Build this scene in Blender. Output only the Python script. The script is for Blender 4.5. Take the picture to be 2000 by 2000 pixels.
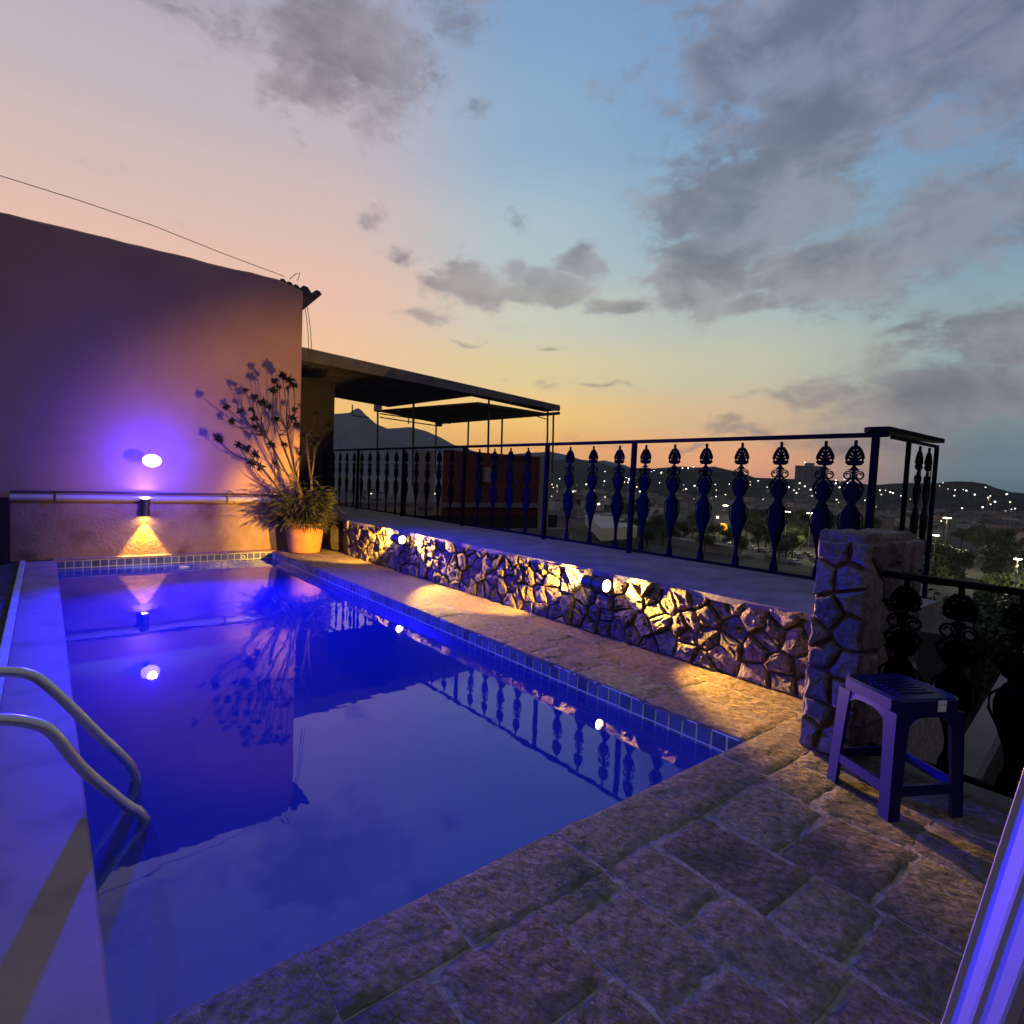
import bpy, math, random
from mathutils import Vector, Matrix, noise as mnoise

random.seed(11)
for o in list(bpy.data.objects):
    bpy.data.objects.remove(o)
SC = bpy.context.scene
COL = SC.collection
rad = math.radians
CAMH = 1.3
FPX, YAW, PITCH, ROLL = 1133.0, rad(38.98), rad(3.283), rad(2.452)

# ------------------------------------------------------------------ camera
def cam_axes():
    f = Vector((math.sin(YAW)*math.cos(PITCH), math.cos(YAW)*math.cos(PITCH), -math.sin(PITCH)))
    r = Vector((math.cos(YAW), -math.sin(YAW), 0))
    u = r.cross(f)
    c, s = math.cos(ROLL), math.sin(ROLL)
    return c*r + s*u, -s*r + c*u, f
CR, CU, CF = cam_axes()
cd = bpy.data.cameras.new('camera')
cam = bpy.data.objects.new('camera', cd)
COL.objects.link(cam)
cd.sensor_width = 36
cd.lens = FPX/2000*36
cd.clip_start = 0.02
cd.clip_end = 60000
m = Matrix((CR, CU, -CF)).transposed().to_4x4()
m.translation = Vector((0, 0, CAMH))
cam.matrix_world = m
SC.camera = cam

# ------------------------------------------------------------------ sky
def lin(c):
    c = c/255
    return c/12.92 if c <= .04045 else ((c+.055)/1.055)**2.4
def rgb(r, g, b):
    return (lin(r), lin(g), lin(b), 1)

W = bpy.data.worlds.new('World')
SC.world = W
W.use_nodes = True
nt = W.node_tree
nt.nodes.clear()
N = nt.nodes.new
L = nt.links.new
def setin(sock, v):
    if isinstance(v, bpy.types.NodeSocket):
        L(v, sock)
    else:
        sock.default_value = v
def mth(op, a, b=None, c=None, clamp=False):
    n = N('ShaderNodeMath'); n.operation = op; n.use_clamp = clamp
    setin(n.inputs[0], a)
    if b is not None: setin(n.inputs[1], b)
    if c is not None: setin(n.inputs[2], c)
    return n.outputs[0]
def maprange(v, a, b, c=0., d=1., smooth=True):
    n = N('ShaderNodeMapRange'); n.interpolation_type = 'SMOOTHSTEP' if smooth else 'LINEAR'
    setin(n.inputs[0], v)
    for i, x in enumerate((a, b, c, d)): n.inputs[i+1].default_value = x
    return n.outputs[0]
def mixc(f, a, b, mode='MIX'):
    n = N('ShaderNodeMix'); n.data_type = 'RGBA'; n.blend_type = mode; n.clamp_factor = True
    setin(n.inputs[0], f); setin(n.inputs[6], a); setin(n.inputs[7], b)
    return n.outputs[2]
def ramp(v, stops):
    n = N('ShaderNodeValToRGB'); e = n.color_ramp.elements
    n.color_ramp.interpolation = 'EASE'
    while len(e) < len(stops): e.new(.5)
    for i, (p, c) in enumerate(stops):
        e[i].position = p/70.; e[i].color = rgb(*c)
    setin(n.inputs[0], v)
    return n.outputs[0]
tc = N('ShaderNodeTexCoord')
sep = N('ShaderNodeSeparateXYZ'); L(tc.outputs['Generated'], sep.inputs[0])
X, Y, Z = sep.outputs
el = mth('MULTIPLY', mth('ARCSINE', mth('MINIMUM', mth('MAXIMUM', Z, -1.), 1.)), 57.29578)
az = mth('MULTIPLY', mth('ARCTAN2', X, Y), 57.29578)
elf = mth('DIVIDE', mth('MAXIMUM', el, 0.), 70.)
# angle away from the sunset (azimuth 8 degrees)
SAZ = rad(8)
hx = mth('ADD', mth('MULTIPLY', X, math.sin(SAZ)), mth('MULTIPLY', Y, math.cos(SAZ)))
hl = mth('SQRT', mth('MAXIMUM', mth('SUBTRACT', 1., mth('MULTIPLY', Z, Z)), 1e-5))
dl = mth('MULTIPLY', mth('ARCCOSINE', mth('MINIMUM', mth('MAXIMUM', mth('DIVIDE', hx, hl), -1.), 1.)), 57.29578)
r0 = ramp(elf, [(0, (255, 160, 70)), (5, (255, 198, 100)), (11, (244, 196, 154)), (16, (234, 187, 168)), (22, (210, 184, 178)), (28, (188, 176, 184)), (37, (158, 158, 178)), (66, (108, 110, 136))])
r1 = ramp(elf, [(0, (255, 146, 66)), (2.5, (255, 178, 82)), (6, (254, 204, 108)), (10, (226, 206, 150)), (15, (200, 203, 186)), (21, (170, 191, 198)), (30, (132, 168, 200)), (40, (106, 150, 196)), (66, (94, 108, 142))])
r2 = ramp(elf, [(0, (224, 146, 112)), (3, (252, 174, 116)), (6, (222, 186, 140)), (11, (196, 196, 170)), (16, (168, 186, 184)), (23, (128, 165, 190)), (33, (102, 146, 194)), (66, (92, 107, 142))])
r3 = ramp(elf, [(0, (58, 96, 110)), (3, (88, 118, 130)), (7, (112, 138, 146)), (12, (140, 166, 168)), (20, (112, 150, 178)), (30, (96, 138, 186)), (66, (90, 104, 140))])
r4 = ramp(elf, [(0, (70, 70, 86)), (6, (92, 82, 98)), (14, (98, 90, 110)), (30, (78, 86, 116)), (66, (90, 98, 130))])
sky = mixc(maprange(dl, 12, 32), r0, r1)
sky = mixc(maprange(dl, 30, 52), sky, r2)
sky = mixc(maprange(dl, 50, 70), sky, r3)
sky = mixc(maprange(dl, 75, 130), sky, r4)
sky = mixc(.07, sky, rgb(220, 208, 196))
# clouds
def noise(vec, scale, detail=6., rough=.55, dist=0.):
    n = N('ShaderNodeTexNoise'); n.inputs['Scale'].default_value = scale
    n.inputs['Detail'].default_value = detail; n.inputs['Roughness'].default_value = rough
    n.inputs['Distortion'].default_value = dist
    L(vec, n.inputs['Vector'])
    return n
comb = N('ShaderNodeCombineXYZ')
setin(comb.inputs[0], mth('MULTIPLY', az, .1)); setin(comb.inputs[1], mth('MULTIPLY', el, .17)); comb.inputs[2].default_value = 3.3
cv = comb.outputs[0]
wn = noise(cv, 1.3, 3.)
wsep = N('ShaderNodeSeparateColor'); L(wn.outputs['Color'], wsep.inputs[0])
waz = mth('ADD', az, mth('MULTIPLY', mth('SUBTRACT', wsep.outputs[0], .5), 9.))
wel = mth('ADD', el, mth('MULTIPLY', mth('SUBTRACT', wsep.outputs[1], .5), 5.))
blobs = [(68, 34.5, 13, 6.5, 1.4), (65, 30, 6.5, 3.8, 1.35), (59, 33.5, 6.5, 3.6, 1.1), (80, 33, 10, 6, 1.35),
         (60, 24, 7, 3.8, 1.25), (56.5, 20, 5, 3.4, 1.2), (66, 18.5, 7, 2.8, 1.0), (60, 16.6, 4, 1.6, .9), (74, 20.5, 8, 3.2, .85), (74, 26.5, 7, 2.2, .5),
         (41, 18.2, 4, 1.6, 1.15), (44, 20.3, 2.6, 1.4, 1.1), (47.5, 16.9, 4, .9, 1.05), (33.5, 17.8, 4, 1.3, .95), (37, 16.8, 5, .9, .9), (37.6, 23.2, 1.4, 1.2, .45), (28, 19.4, 1.6, .8, .6), (25.3, 22.3, 1.3, .9, .6),
         (20.8, 34, 3.6, 4.0, .95), (19, 30.5, 3.2, 1.8, .9), (25.5, 33, 4, 4, .75), (34, 31, 1.6, 1.3, .5), (32, 37.5, 5, 2, .5), (10, 33, 7, 2.6, .42), (2, 36, 8, 3, .5),
         (75, 8.2, 7, 2.7, 1.0), (79, 11, 6, 2.6, .9), (67, 8.8, 3.4, .8, .8), (72, 13, 2.2, .7, .55), (60, 5.3, 3.4, .7, .7), (70, 4.6, 9, 1.2, .55),
         (34, 13.4, 2.0, .35, .6), (43, 12.0, 1.2, .3, .5), (46, 9.3, 5, .3, .4), (30, 15.2, 3.4, .6, .55), (56, 3.6, 3, .4, .5), (48, 4.0, 4, .35, .35)]
acc = None
for (a, e, ra, re, s) in blobs:
    dx = mth('DIVIDE', mth('SUBTRACT', waz, a), ra); dy = mth('DIVIDE', mth('SUBTRACT', wel, e), re)
    q = mth('MULTIPLY', mth('EXPONENT', mth('MULTIPLY', mth('ADD', mth('MULTIPLY', dx, dx), mth('MULTIPLY', dy, dy)), -.9)), s)
    acc = q if acc is None else mth('MAXIMUM', acc, q)
fine = noise(cv, 2.6, 9., .6, .35)
big = noise(cv, .55, 3., .5)
fine2 = noise(cv, 9., 7., .62, .6)
field = mth('ADD', mth('MULTIPLY', acc, .95), mth('ADD', mth('MULTIPLY', mth('SUBTRACT', fine.outputs['Fac'], .5), 1.3), mth('MULTIPLY', mth('SUBTRACT', fine2.outputs['Fac'], .5), .5)))
# the same broken cloud goes on around the rest of the sky
rest = mth('MULTIPLY', maprange(big.outputs['Fac'], .5, .66), maprange(mth('ABSOLUTE', mth('SUBTRACT', az, 40.)), 46, 62))
field = mth('ADD', field, mth('MULTIPLY', rest, .8))
mask = maprange(field, .13, .66)
dn1 = noise(cv, 1.15, 7., .6, .3)
core = mth('ADD', mth('MULTIPLY', maprange(dn1.outputs['Fac'], .36, .62), .75), mth('MULTIPLY', maprange(field, .5, 1.3), .25))
ccol = mixc(.6, sky, rgb(148, 138, 143))
ccore = mixc(.80, sky, rgb(96, 95, 106))
cloud = mixc(core, ccol, ccore)
final = mixc(mth('MULTIPLY', mask, .93), sky, cloud)
bg = N('ShaderNodeBackground'); L(final, bg.inputs[0]); bg.inputs[1].default_value = 1.08
out = N('ShaderNodeOutputWorld'); L(bg.outputs[0], out.inputs[0])
W.cycles.sampling_method = 'MANUAL'
W.cycles.sample_map_resolution = 512

SC.view_settings.view_transform = 'Standard'
SC.view_settings.look = 'None'
SC.view_settings.exposure = 0
SC.view_settings.gamma = 1
SC.view_settings.use_curve_mapping = False
SC.cycles.use_denoising = True
SC.cycles.max_bounces = 6
SC.cycles.diffuse_bounces = 3
SC.cycles.glossy_bounces = 3
SC.cycles.use_adaptive_sampling = True
SC.cycles.adaptive_threshold = .035
SC.cycles.transparent_max_bounces = 12
SC.cycles.sample_clamp_indirect = 6

# ------------------------------------------------------------------ helpers
def ray(px, py):
    return CF + CR*((px-1000)/FPX) - CU*((py-1000)/FPX)
def at(px, py, x=None, y=None, z=None, d=None):
    """point in the place seen at a photograph pixel, on a given plane or at a given ground distance"""
    v = ray(px, py)
    if x is not None: t = x/v.x
    elif y is not None: t = y/v.y
    elif z is not None: t = (z-CAMH)/v.z
    else: t = d/math.hypot(v.x, v.y)
    return Vector((0, 0, CAMH)) + v*t

class MB:
    def __init__(s): s.v = []; s.f = []
    def add(s, vs, fs):
        b = len(s.v); s.v += [tuple(p) for p in vs]; s.f += [tuple(b+i for i in q) for q in fs]; return s
    def box(s, x0, x1, y0, y1, z0, z1, bev=0.):
        if bev <= 0:
            vs = [(x, y, z) for z in (z0, z1) for y in (y0, y1) for x in (x0, x1)]
            return s.add(vs, [(0, 2, 3, 1), (4, 5, 7, 6), (0, 1, 5, 4), (2, 6, 7, 3), (0, 4, 6, 2), (1, 3, 7, 5)])
        rings = []
        for z, i in ((z0, bev), (z0+bev, 0), (z1-bev, 0), (z1, bev)):
            b = bev
            rings.append([(x0+i+b, y0+i, z), (x1-i-b, y0+i, z), (x1-i, y0+i+b, z), (x1-i, y1-i-b, z), (x1-i-b, y1-i, z), (x0+i+b, y1-i, z), (x0+i, y1-i-b, z), (x0+i, y0+i+b, z)])
        return s.rings(rings)
    def rings(s, rings, cap=True):
        n = len(rings[0]); vs = [p for r in rings for p in r]; fs = []
        for k in range(len(rings)-1):
            for i in range(n):
                j = (i+1) % n
                fs.append((k*n+i, k*n+j, (k+1)*n+j, (k+1)*n+i))
        if cap:
            fs.append(tuple(range(n-1, -1, -1))); fs.append(tuple((len(rings)-1)*n+i for i in range(n)))
        return s.add(vs, fs)
    def tube(s, pts, r, n=8, cap=True):
        pts = [Vector(p) for p in pts]
        rs = r if isinstance(r, (list, tuple)) else [r]*len(pts)
        rings = []; ref = None
        for i, p in enumerate(pts):
            t = (pts[min(i+1, len(pts)-1)]-pts[max(i-1, 0)]).normalized()
            if ref is None:
                ref = Vector((0, 0, 1)) if abs(t.z) < .9 else Vector((1, 0, 0))
            a = t.cross(ref)
            if a.length < 1e-4: a = t.cross(Vector((.3, .9, .2)))
            a.normalize(); b = t.cross(a); ref = -b if False else ref
            rings.append([p + (a*math.cos(q) + b*math.sin(q))*rs[i] for q in [2*math.pi*k/n for k in range(n)]])
        return s.rings(rings, cap)
    def lathe(s, prof, n=20, c=(0, 0, 0), cap=True):
        return s.rings([[(c[0]+r*math.cos(2*math.pi*k/n), c[1]+r*math.sin(2*math.pi*k/n), c[2]+z) for k in range(n)] for r, z in prof], cap)
    def mesh(s, name):
        me = bpy.data.meshes.new(name); me.from_pydata(s.v, [], s.f); me.update(); return me
    def build(s, name, mat, parent=None, smooth=False, loc=None):
        me = s.mesh(name)
        return link(name, me, mat, parent, smooth, loc)
def link(name, me, mat, parent=None, smooth=False, loc=None, rotz=0.):
    if mat is not None and not me.materials: me.materials.append(mat)
    if smooth:
        me.polygons.foreach_set('use_smooth', [True]*len(me.polygons))
        try: me.set_sharp_from_angle(angle=rad(38))
        except Exception: pass
    o = bpy.data.objects.new(name, me); COL.objects.link(o)
    if parent is not None: o.parent = parent
    if loc is not None: o.location = loc
    if rotz: o.rotation_euler = (0, 0, rotz)
    return o
def thing(name, label, cat, loc=(0, 0, 0), rotz=0., group=None):
    o = bpy.data.objects.new(name, None); COL.objects.link(o)
    o.location = loc; o.rotation_euler = (0, 0, rotz); o.empty_display_size = .1
    return tag(o, label, cat, group)
def tag(o, label=None, cat=None, group=None, kind=None):
    if label: o['label'] = label
    if cat: o['category'] = cat
    if group: o['group'] = group
    if kind: o['kind'] = kind
    return o
def copy_tree(o, loc, rotz=0., parent=None, scale=None):
    c = o.copy(); COL.objects.link(c); c.parent = parent
    c.location = loc
    c.rotation_euler = (0, 0, rotz)
    if scale: c.scale = (scale,)*3 if not isinstance(scale, tuple) else scale
    for ch in o.children:
        k = ch.copy(); COL.objects.link(k); k.parent = c
        for g in ch.children:
            q = g.copy(); COL.objects.link(q); q.parent = k
    return c

# ------------------------------------------------------------------ materials
def mat(name, col, rough=.8, col2=None, scale=8., detail=6., bump=0., bscale=30., spec=.3, metal=0., emit=None, estr=0., bdist=.02, wave=False, col3=None, scale3=1.5, perobj=0.):
    M = bpy.data.materials.new(name); M.use_nodes = True
    t = M.node_tree; p = t.nodes['Principled BSDF']
    p.inputs['Roughness'].default_value = rough
    p.inputs['Metallic'].default_value = metal
    p.inputs['Specular IOR Level'].default_value = spec
    p.inputs['Base Color'].default_value = (*col, 1)
    tcn = t.nodes.new('ShaderNodeTexCoord')
    g = t.nodes.new('ShaderNodeNewGeometry')
    pos = g.outputs['Position']
    cur = None
    if col2 is not None:
        n = t.nodes.new('ShaderNodeTexNoise'); n.inputs['Scale'].default_value = scale; n.inputs['Detail'].default_value = detail; n.inputs['Roughness'].default_value = .62
        t.links.new(pos, n.inputs['Vector'])
        r = t.nodes.new('ShaderNodeMapRange'); r.inputs[1].default_value = .34; r.inputs[2].default_value = .66
        t.links.new(n.outputs['Fac'], r.inputs[0])
        mx = t.nodes.new('ShaderNodeMix'); mx.data_type = 'RGBA'
        mx.inputs[6].default_value = (*col, 1); mx.inputs[7].default_value = (*col2, 1)
        t.links.new(r.outputs[0], mx.inputs[0]); cur = mx.outputs[2]
    if col3 is not None:
        n = t.nodes.new('ShaderNodeTexNoise'); n.inputs['Scale'].default_value = scale3; n.inputs['Detail'].default_value = 8
        t.links.new(pos, n.inputs['Vector'])
        r = t.nodes.new('ShaderNodeMapRange'); r.inputs[1].default_value = .52; r.inputs[2].default_value = .68
        t.links.new(n.outputs['Fac'], r.inputs[0])
        mx = t.nodes.new('ShaderNodeMix'); mx.data_type = 'RGBA'; mx.inputs[7].default_value = (*col3, 1)
        if cur is not None: t.links.new(cur, mx.inputs[6])
        else: mx.inputs[6].default_value = (*col, 1)
        t.links.new(r.outputs[0], mx.inputs[0]); cur = mx.outputs[2]
    if perobj > 0:
        oi = t.nodes.new('ShaderNodeObjectInfo')
        r = t.nodes.new('ShaderNodeMapRange'); r.inputs[3].default_value = 1-perobj; r.inputs[4].default_value = 1+perobj
        t.links.new(oi.outputs['Random'], r.inputs[0])
        hs = t.nodes.new('ShaderNodeHueSaturation')
        t.links.new(r.outputs[0], hs.inputs['Value'])
        r2 = t.nodes.new('ShaderNodeMapRange'); r2.inputs[3].default_value = .47; r2.inputs[4].default_value = .53
        fr = t.nodes.new('ShaderNodeMath'); fr.operation = 'FRACT'
        ml = t.nodes.new('ShaderNodeMath'); ml.operation = 'MULTIPLY'; ml.inputs[1].default_value = 7.31
        t.links.new(oi.outputs['Random'], ml.inputs[0]); t.links.new(ml.outputs[0], fr.inputs[0]); t.links.new(fr.outputs[0], r2.inputs[0])
        t.links.new(r2.outputs[0], hs.inputs['Hue'])
        if cur is not None: t.links.new(cur, hs.inputs['Color'])
        else: hs.inputs['Color'].default_value = (*col, 1)
        cur = hs.outputs[0]
    if cur is not None: t.links.new(cur, p.inputs['Base Color'])
    if bump > 0:
        n = t.nodes.new('ShaderNodeTexNoise'); n.inputs['Scale'].default_value = bscale; n.inputs['Detail'].default_value = 5 if wave else 8; n.inputs['Roughness'].default_value = .6
        if wave:
            mp = t.nodes.new('ShaderNodeMapping'); mp.inputs['Scale'].default_value = (1., .42, 1.); mp.inputs['Rotation'].default_value = (0, 0, .5)
            t.links.new(pos, mp.inputs['Vector']); t.links.new(mp.outputs[0], n.inputs['Vector']); n.inputs['Distortion'].default_value = .25
        else:
            t.links.new(pos, n.inputs['Vector'])
        b = t.nodes.new('ShaderNodeBump'); b.inputs['Strength'].default_value = bump; b.inputs['Distance'].default_value = bdist
        t.links.new(n.outputs['Fac'], b.inputs['Height']); t.links.new(b.outputs[0], p.inputs['Normal'])
    if emit is not None:
        p.inputs['Emission Color'].default_value = (*emit, 1); p.inputs['Emission Strength'].default_value = estr
    return M

BLUE = (.006, .004, 1.)
WARM = (1., .55, .06)
MT = dict(
    plaster=mat('plaster', (.47, .275, .19), .92, (.41, .235, .16), 1.3, bump=.25, bscale=55, bdist=.006, spec=.1),
    plinth=mat('rough_plaster', (.36, .24, .15), .95, (.25, .15, .09), 3.2, 8, bump=.7, bscale=24, bdist=.02, spec=.1, col3=(.16, .09, .06), scale3=2.2),
    roofedge=mat('roof_edge', (.10, .075, .06), .95, (.05, .04, .035), 12, bump=.5, bscale=40),
    paving=mat('slate_paving', (.215, .17, .13), .8, (.082, .068, .058), 34, 12, bump=.8, bscale=40, bdist=.03, spec=.2, wave=True, col3=(.055, .062, .04), scale3=2.6, perobj=.22),
    deck=mat('sandstone_deck', (.25, .185, .12), .8, (.12, .09, .062), 24, 12, bump=.8, bscale=40, bdist=.03, spec=.2, wave=True, perobj=.12),
    mortar=mat('mortar', (.31, .27, .24), .95, (.15, .13, .115), 20, bump=.6, bscale=60, spec=.1),
    rubble=mat('rubble_stone', (.20, .15, .135), .85, (.07, .052, .048), 22, 12, bump=1., bscale=34, bdist=.05, spec=.2, perobj=.35),
    pillar=mat('pillar_stone', (.185, .14, .135), .85, (.085, .065, .06), 26, 12, bump=.8, bscale=28, bdist=.02, spec=.2, perobj=.4),
    mortar_dark=mat('dark_mortar', (.075, .058, .05), .95, (.05, .04, .035), 12, bump=.6, bscale=40, spec=.1),
    brownmortar=mat('brown_mortar', (.15, .085, .06), .95, (.10, .055, .04), 12, bump=.6, bscale=40, spec=.1),
    ledge=mat('cement_ledge', (.20, .18, .165), .9, (.115, .105, .10), 3.5, 9, bump=.4, bscale=22, bdist=.01, spec=.15),
    whitecement=mat('painted_cement', (.32, .225, .22), .8, (.27, .19, .185), 2.4, 8, bump=.12, bscale=35, bdist=.004, spec=.25, col3=(.21, .145, .135), scale3=3.),
    kerb=mat('kerb_cement', (.5, .48, .44), .85, (.38, .36, .33), 7, bump=.3, bscale=40, bdist=.006),
    pebble=mat('pebble_ground', (.10, .09, .085), .9, (.04, .036, .034), 14, 8, bump=1., bscale=26, bdist=.05),
    basin=mat('pool_basin', (.42, .58, .74), .6, (.36, .52, .70), 2.),
    tile=mat('glazed_tile', (.10, .125, .20), .18, (.075, .09, .15), 5, spec=.5, perobj=.4),
    grout=mat('tile_grout', (.62, .60, .58), .85),
    iron=mat('wrought_iron', (.0024, .0022, .0025), .7, (.0015, .0015, .0018), 30, spec=.06, bump=.15, bscale=90, bdist=.002),
    steel=mat('brushed_steel', (.55, .54, .53), .28, metal=1., bump=.08, bscale=60, bdist=.001),
    plastic=mat('navy_plastic', (.006, .005, .07), .38, spec=.25, bump=.05, bscale=80, bdist=.001),
    sticker=mat('paper_sticker', (.75, .72, .74), .6),
    print_=mat('sticker_print', (.35, .33, .36), .6),
    whiteplastic=mat('white_plastic', (.29, .225, .28), .45, spec=.4, bump=.06, bscale=60, bdist=.001),
    terracotta=mat('terracotta', (.36, .16, .07), .85, (.27, .115, .055), 6, bump=.15, bscale=40, bdist=.004),
    soil=mat('soil', (.05, .035, .025), .95, bump=1., bscale=60),
    stem=mat('plant_stem', (.09, .065, .05), .85, (.06, .045, .035), 20),
    leafdark=mat('plant_leaf', (.018, .019, .012), .6, (.036, .032, .02), 9, spec=.2),
    lampbody=mat('lamp_housing', (.03, .028, .026), .5, spec=.4),
    lens_warm=mat('warm_lens', (.9, .8, .6), .4, emit=(1., .66, .24), estr=140.),
    lens_blue=mat('blue_lens', (.6, .6, .9), .4, emit=BLUE, estr=380.),
    pipe=mat('pvc_pipe', (.48, .42, .36), .6),
    cable=mat('black_cable', (.05, .045, .042), .7),
    concrete=mat('canopy_concrete', (.22, .20, .19), .9, (.12, .11, .105), 1.8, 8, bump=.4, bscale=14, spec=.1),
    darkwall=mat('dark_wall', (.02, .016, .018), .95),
    redwall=mat('red_wall', (.11, .035, .03), .9, (.07, .025, .022), 2.),
    paleplaster=mat('pale_plaster', (.27, .23, .19), .9, (.2, .17, .14), 1.5),
    metalpost=mat('post_metal', (.05, .045, .04), .6),
    ground=mat('city_ground', (.030, .029, .026), .95, (.016, .017, .014), .02, 8, col3=(.05, .046, .04), scale3=.012),
    asphalt=mat('asphalt', (.075, .062, .056), .9, (.055, .047, .043), .3),
    sea=mat('sea_water', (.02, .035, .05), .25, spec=.5),
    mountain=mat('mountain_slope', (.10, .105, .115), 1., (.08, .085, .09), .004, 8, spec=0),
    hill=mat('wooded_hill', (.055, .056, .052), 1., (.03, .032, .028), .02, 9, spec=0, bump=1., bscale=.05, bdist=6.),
    leaf=mat('tree_leaf', (.030, .040, .016), .6, (.02, .026, .011), .6, spec=.2),
    leaf2=mat('tree_leaf_lamplit', (.11, .135, .035), .6, (.07, .09, .025), .6, spec=.2),  # brighter copy of the tree leaf, lamplight put into its colour
    bark=mat('tree_bark', (.05, .04, .03), .9),
    facade=mat('house_facade', (.27, .25, .225), .9, (.19, .175, .16), .3, perobj=.45),
    facade2=mat('house_facade_pink', (.28, .20, .18), .9, (.2, .145, .13), .3, perobj=.4),
    roof=mat('house_roof', (.11, .09, .08), .9, (.05, .042, .038), .4, perobj=.4),
    litwin=mat('lit_window', (.6, .5, .4), .5, emit=(1., .86, .62), estr=3.),
    litwhite=mat('lit_white', (.7, .7, .7), .5, emit=(1., .96, .9), estr=5.),
    lamphead=mat('street_lamp_head', (.8, .8, .7), .5, emit=(1., .93, .66), estr=22.),
    lampwhite=mat('white_lamp_head', (.8, .8, .8), .5, emit=(1., .97, .92), estr=12.),
    pole=mat('lamp_pole', (.20, .19, .17), .7),
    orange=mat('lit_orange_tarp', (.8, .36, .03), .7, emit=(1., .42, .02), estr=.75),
    car=mat('car_paint', (.28, .27, .27), .35, spec=.5, perobj=.6),
    carglass=mat('car_glass', (.01, .01, .012), .1, spec=.6),
    tyre=mat('car_tyre', (.012, .012, .012), .8),
    tail=mat('car_headlight', (.9, .85, .8), .4, emit=(1., .86, .7), estr=8.),
    red=mat('car_tail_light', (.6, .1, .05), .4, emit=(1., .25, .08), estr=6.),
    tower=mat('tower_concrete', (.20, .19, .19), .9, (.16, .155, .155), .1),
    towerband=mat('tower_band', (.13, .125, .125), .9),
    whitewall=mat('whitewash', (.26, .24, .22), .9, (.2, .18, .165), 2.5, bump=.3, bscale=20),
    floatm=mat('float_plastic', (.8, .78, .75), .4),
    black=mat('black_hole', (.005, .005, .006), .9),
)
def water_mat():
    M = bpy.data.materials.new('pool_water'); M.use_nodes = True
    t = M.node_tree; t.nodes.clear(); n = t.nodes.new
    o = n('ShaderNodeOutputMaterial'); mx = n('ShaderNodeMixShader'); tr = n('ShaderNodeBsdfTransparent'); gl = n('ShaderNodeBsdfGlossy'); fr = n('ShaderNodeFresnel')
    tr.inputs[0].default_value = (.30, .42, .92, 1); gl.inputs['Roughness'].default_value = .015; fr.inputs[0].default_value = 1.66
    g = n('ShaderNodeNewGeometry'); no = n('ShaderNodeTexNoise'); no.inputs['Scale'].default_value = 3.; no.inputs['Detail'].default_value = 3
    b = n('ShaderNodeBump'); b.inputs['Strength'].default_value = .05; b.inputs['Distance'].default_value = .02
    t.links.new(g.outputs['Position'], no.inputs[0]); t.links.new(no.outputs['Fac'], b.inputs['Height'])
    t.links.new(b.outputs[0], gl.inputs['Normal']); t.links.new(b.outputs[0], fr.inputs['Normal'])
    df = n('ShaderNodeBsdfDiffuse'); df.inputs[0].default_value = (.03, .055, .72, 1); m2 = n('ShaderNodeMixShader'); m2.inputs[0].default_value = .34
    t.links.new(tr.outputs[0], m2.inputs[1]); t.links.new(df.outputs[0], m2.inputs[2])
    t.links.new(fr.outputs[0], mx.inputs[0]); t.links.new(m2.outputs[0], mx.inputs[1]); t.links.new(gl.outputs[0], mx.inputs[2]); t.links.new(mx.outputs[0], o.inputs[0])
    return M
MT['water'] = water_mat()

# ------------------------------------------------------------------ pool geometry numbers
XR, XL, YN, YF = 2.83, .11, 1.49, 9.43
XW = 3.69              # face of the rubble wall
WZ = -.125             # water level
YH = 9.62              # house face
HC = 3.26              # house corner x

def struct(o): return tag(o, kind='structure')

# ------------------------------------------------------------------ ground, sea, hills
mb = MB(); mb.box(-4000, 5200, -1500, 5200, -21.5, -20.5)
struct(mb.build('city_ground', MT['ground']))
mb = MB(); mb.add([(-4800, -2800, -24), (6800, -2800, -24), (6800, 6800, -24), (-4800, 6800, -24)], [(0, 1, 2, 3)])
struct(mb.build('sea', MT['sea']))

def ridge(name, m, dist, prof, depth, base=-20., seed=0, rough=.0, front=.9):
    """hill with real depth: crest heights from a profile of (pixel x, pixel y) at one ground distance"""
    rn = random.Random(seed)
    pts = []
    for i in range(len(prof)-1):
        (x0, y0), (x1, y1) = prof[i], prof[i+1]
        k = max(1, int(abs(x1-x0)/6))
        for j in range(k):
            f = j/k; pts.append((x0+(x1-x0)*f, y0+(y1-y0)*f))
    pts.append(prof[-1])
    cols = []
    shift = [rn.uniform(-1, 1) for _ in range(400)]
    NR = 14
    for i, (px, py) in enumerate(pts):
        c = at(px, py, d=dist)
        hgt = max(c.z-base, 1.)
        dirv = Vector((c.x, c.y, 0)).normalized()
        jig = sum(math.sin(i*w+ph)*a for w, ph, a in ((.31, seed, .5), (.83, seed*2+1, .3), (1.9, seed+2, .2)))
        col = []
        for k in range(-NR, NR+1):
            s = k/NR
            fall = (1-abs(s)**front)
            z = base + hgt*fall
            if k != 0: z += hgt*rough*math.sin(i*.55+k*1.7+seed)*fall*abs(s) + hgt*rough*.5*math.sin(i*1.37-k*2.3)*fall*abs(s)
            off = s*depth*(1+.15*jig) + (abs(s))*depth*.12*jig
            p = Vector((c.x, c.y, 0)) + dirv*off
            col.append((p.x, p.y, z if abs(k) < NR else base-4))
        cols.append(col)
    n = len(cols[0]); vs = [p for c in cols for p in c]; fs = []
    for i in range(len(cols)-1):
        for k in range(n-1):
            fs.append((i*n+k, i*n+k+1, (i+1)*n+k+1, (i+1)*n+k))
    b = MB(); b.add(vs, fs)
    return struct(b.build(name, m, smooth=False))
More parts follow.
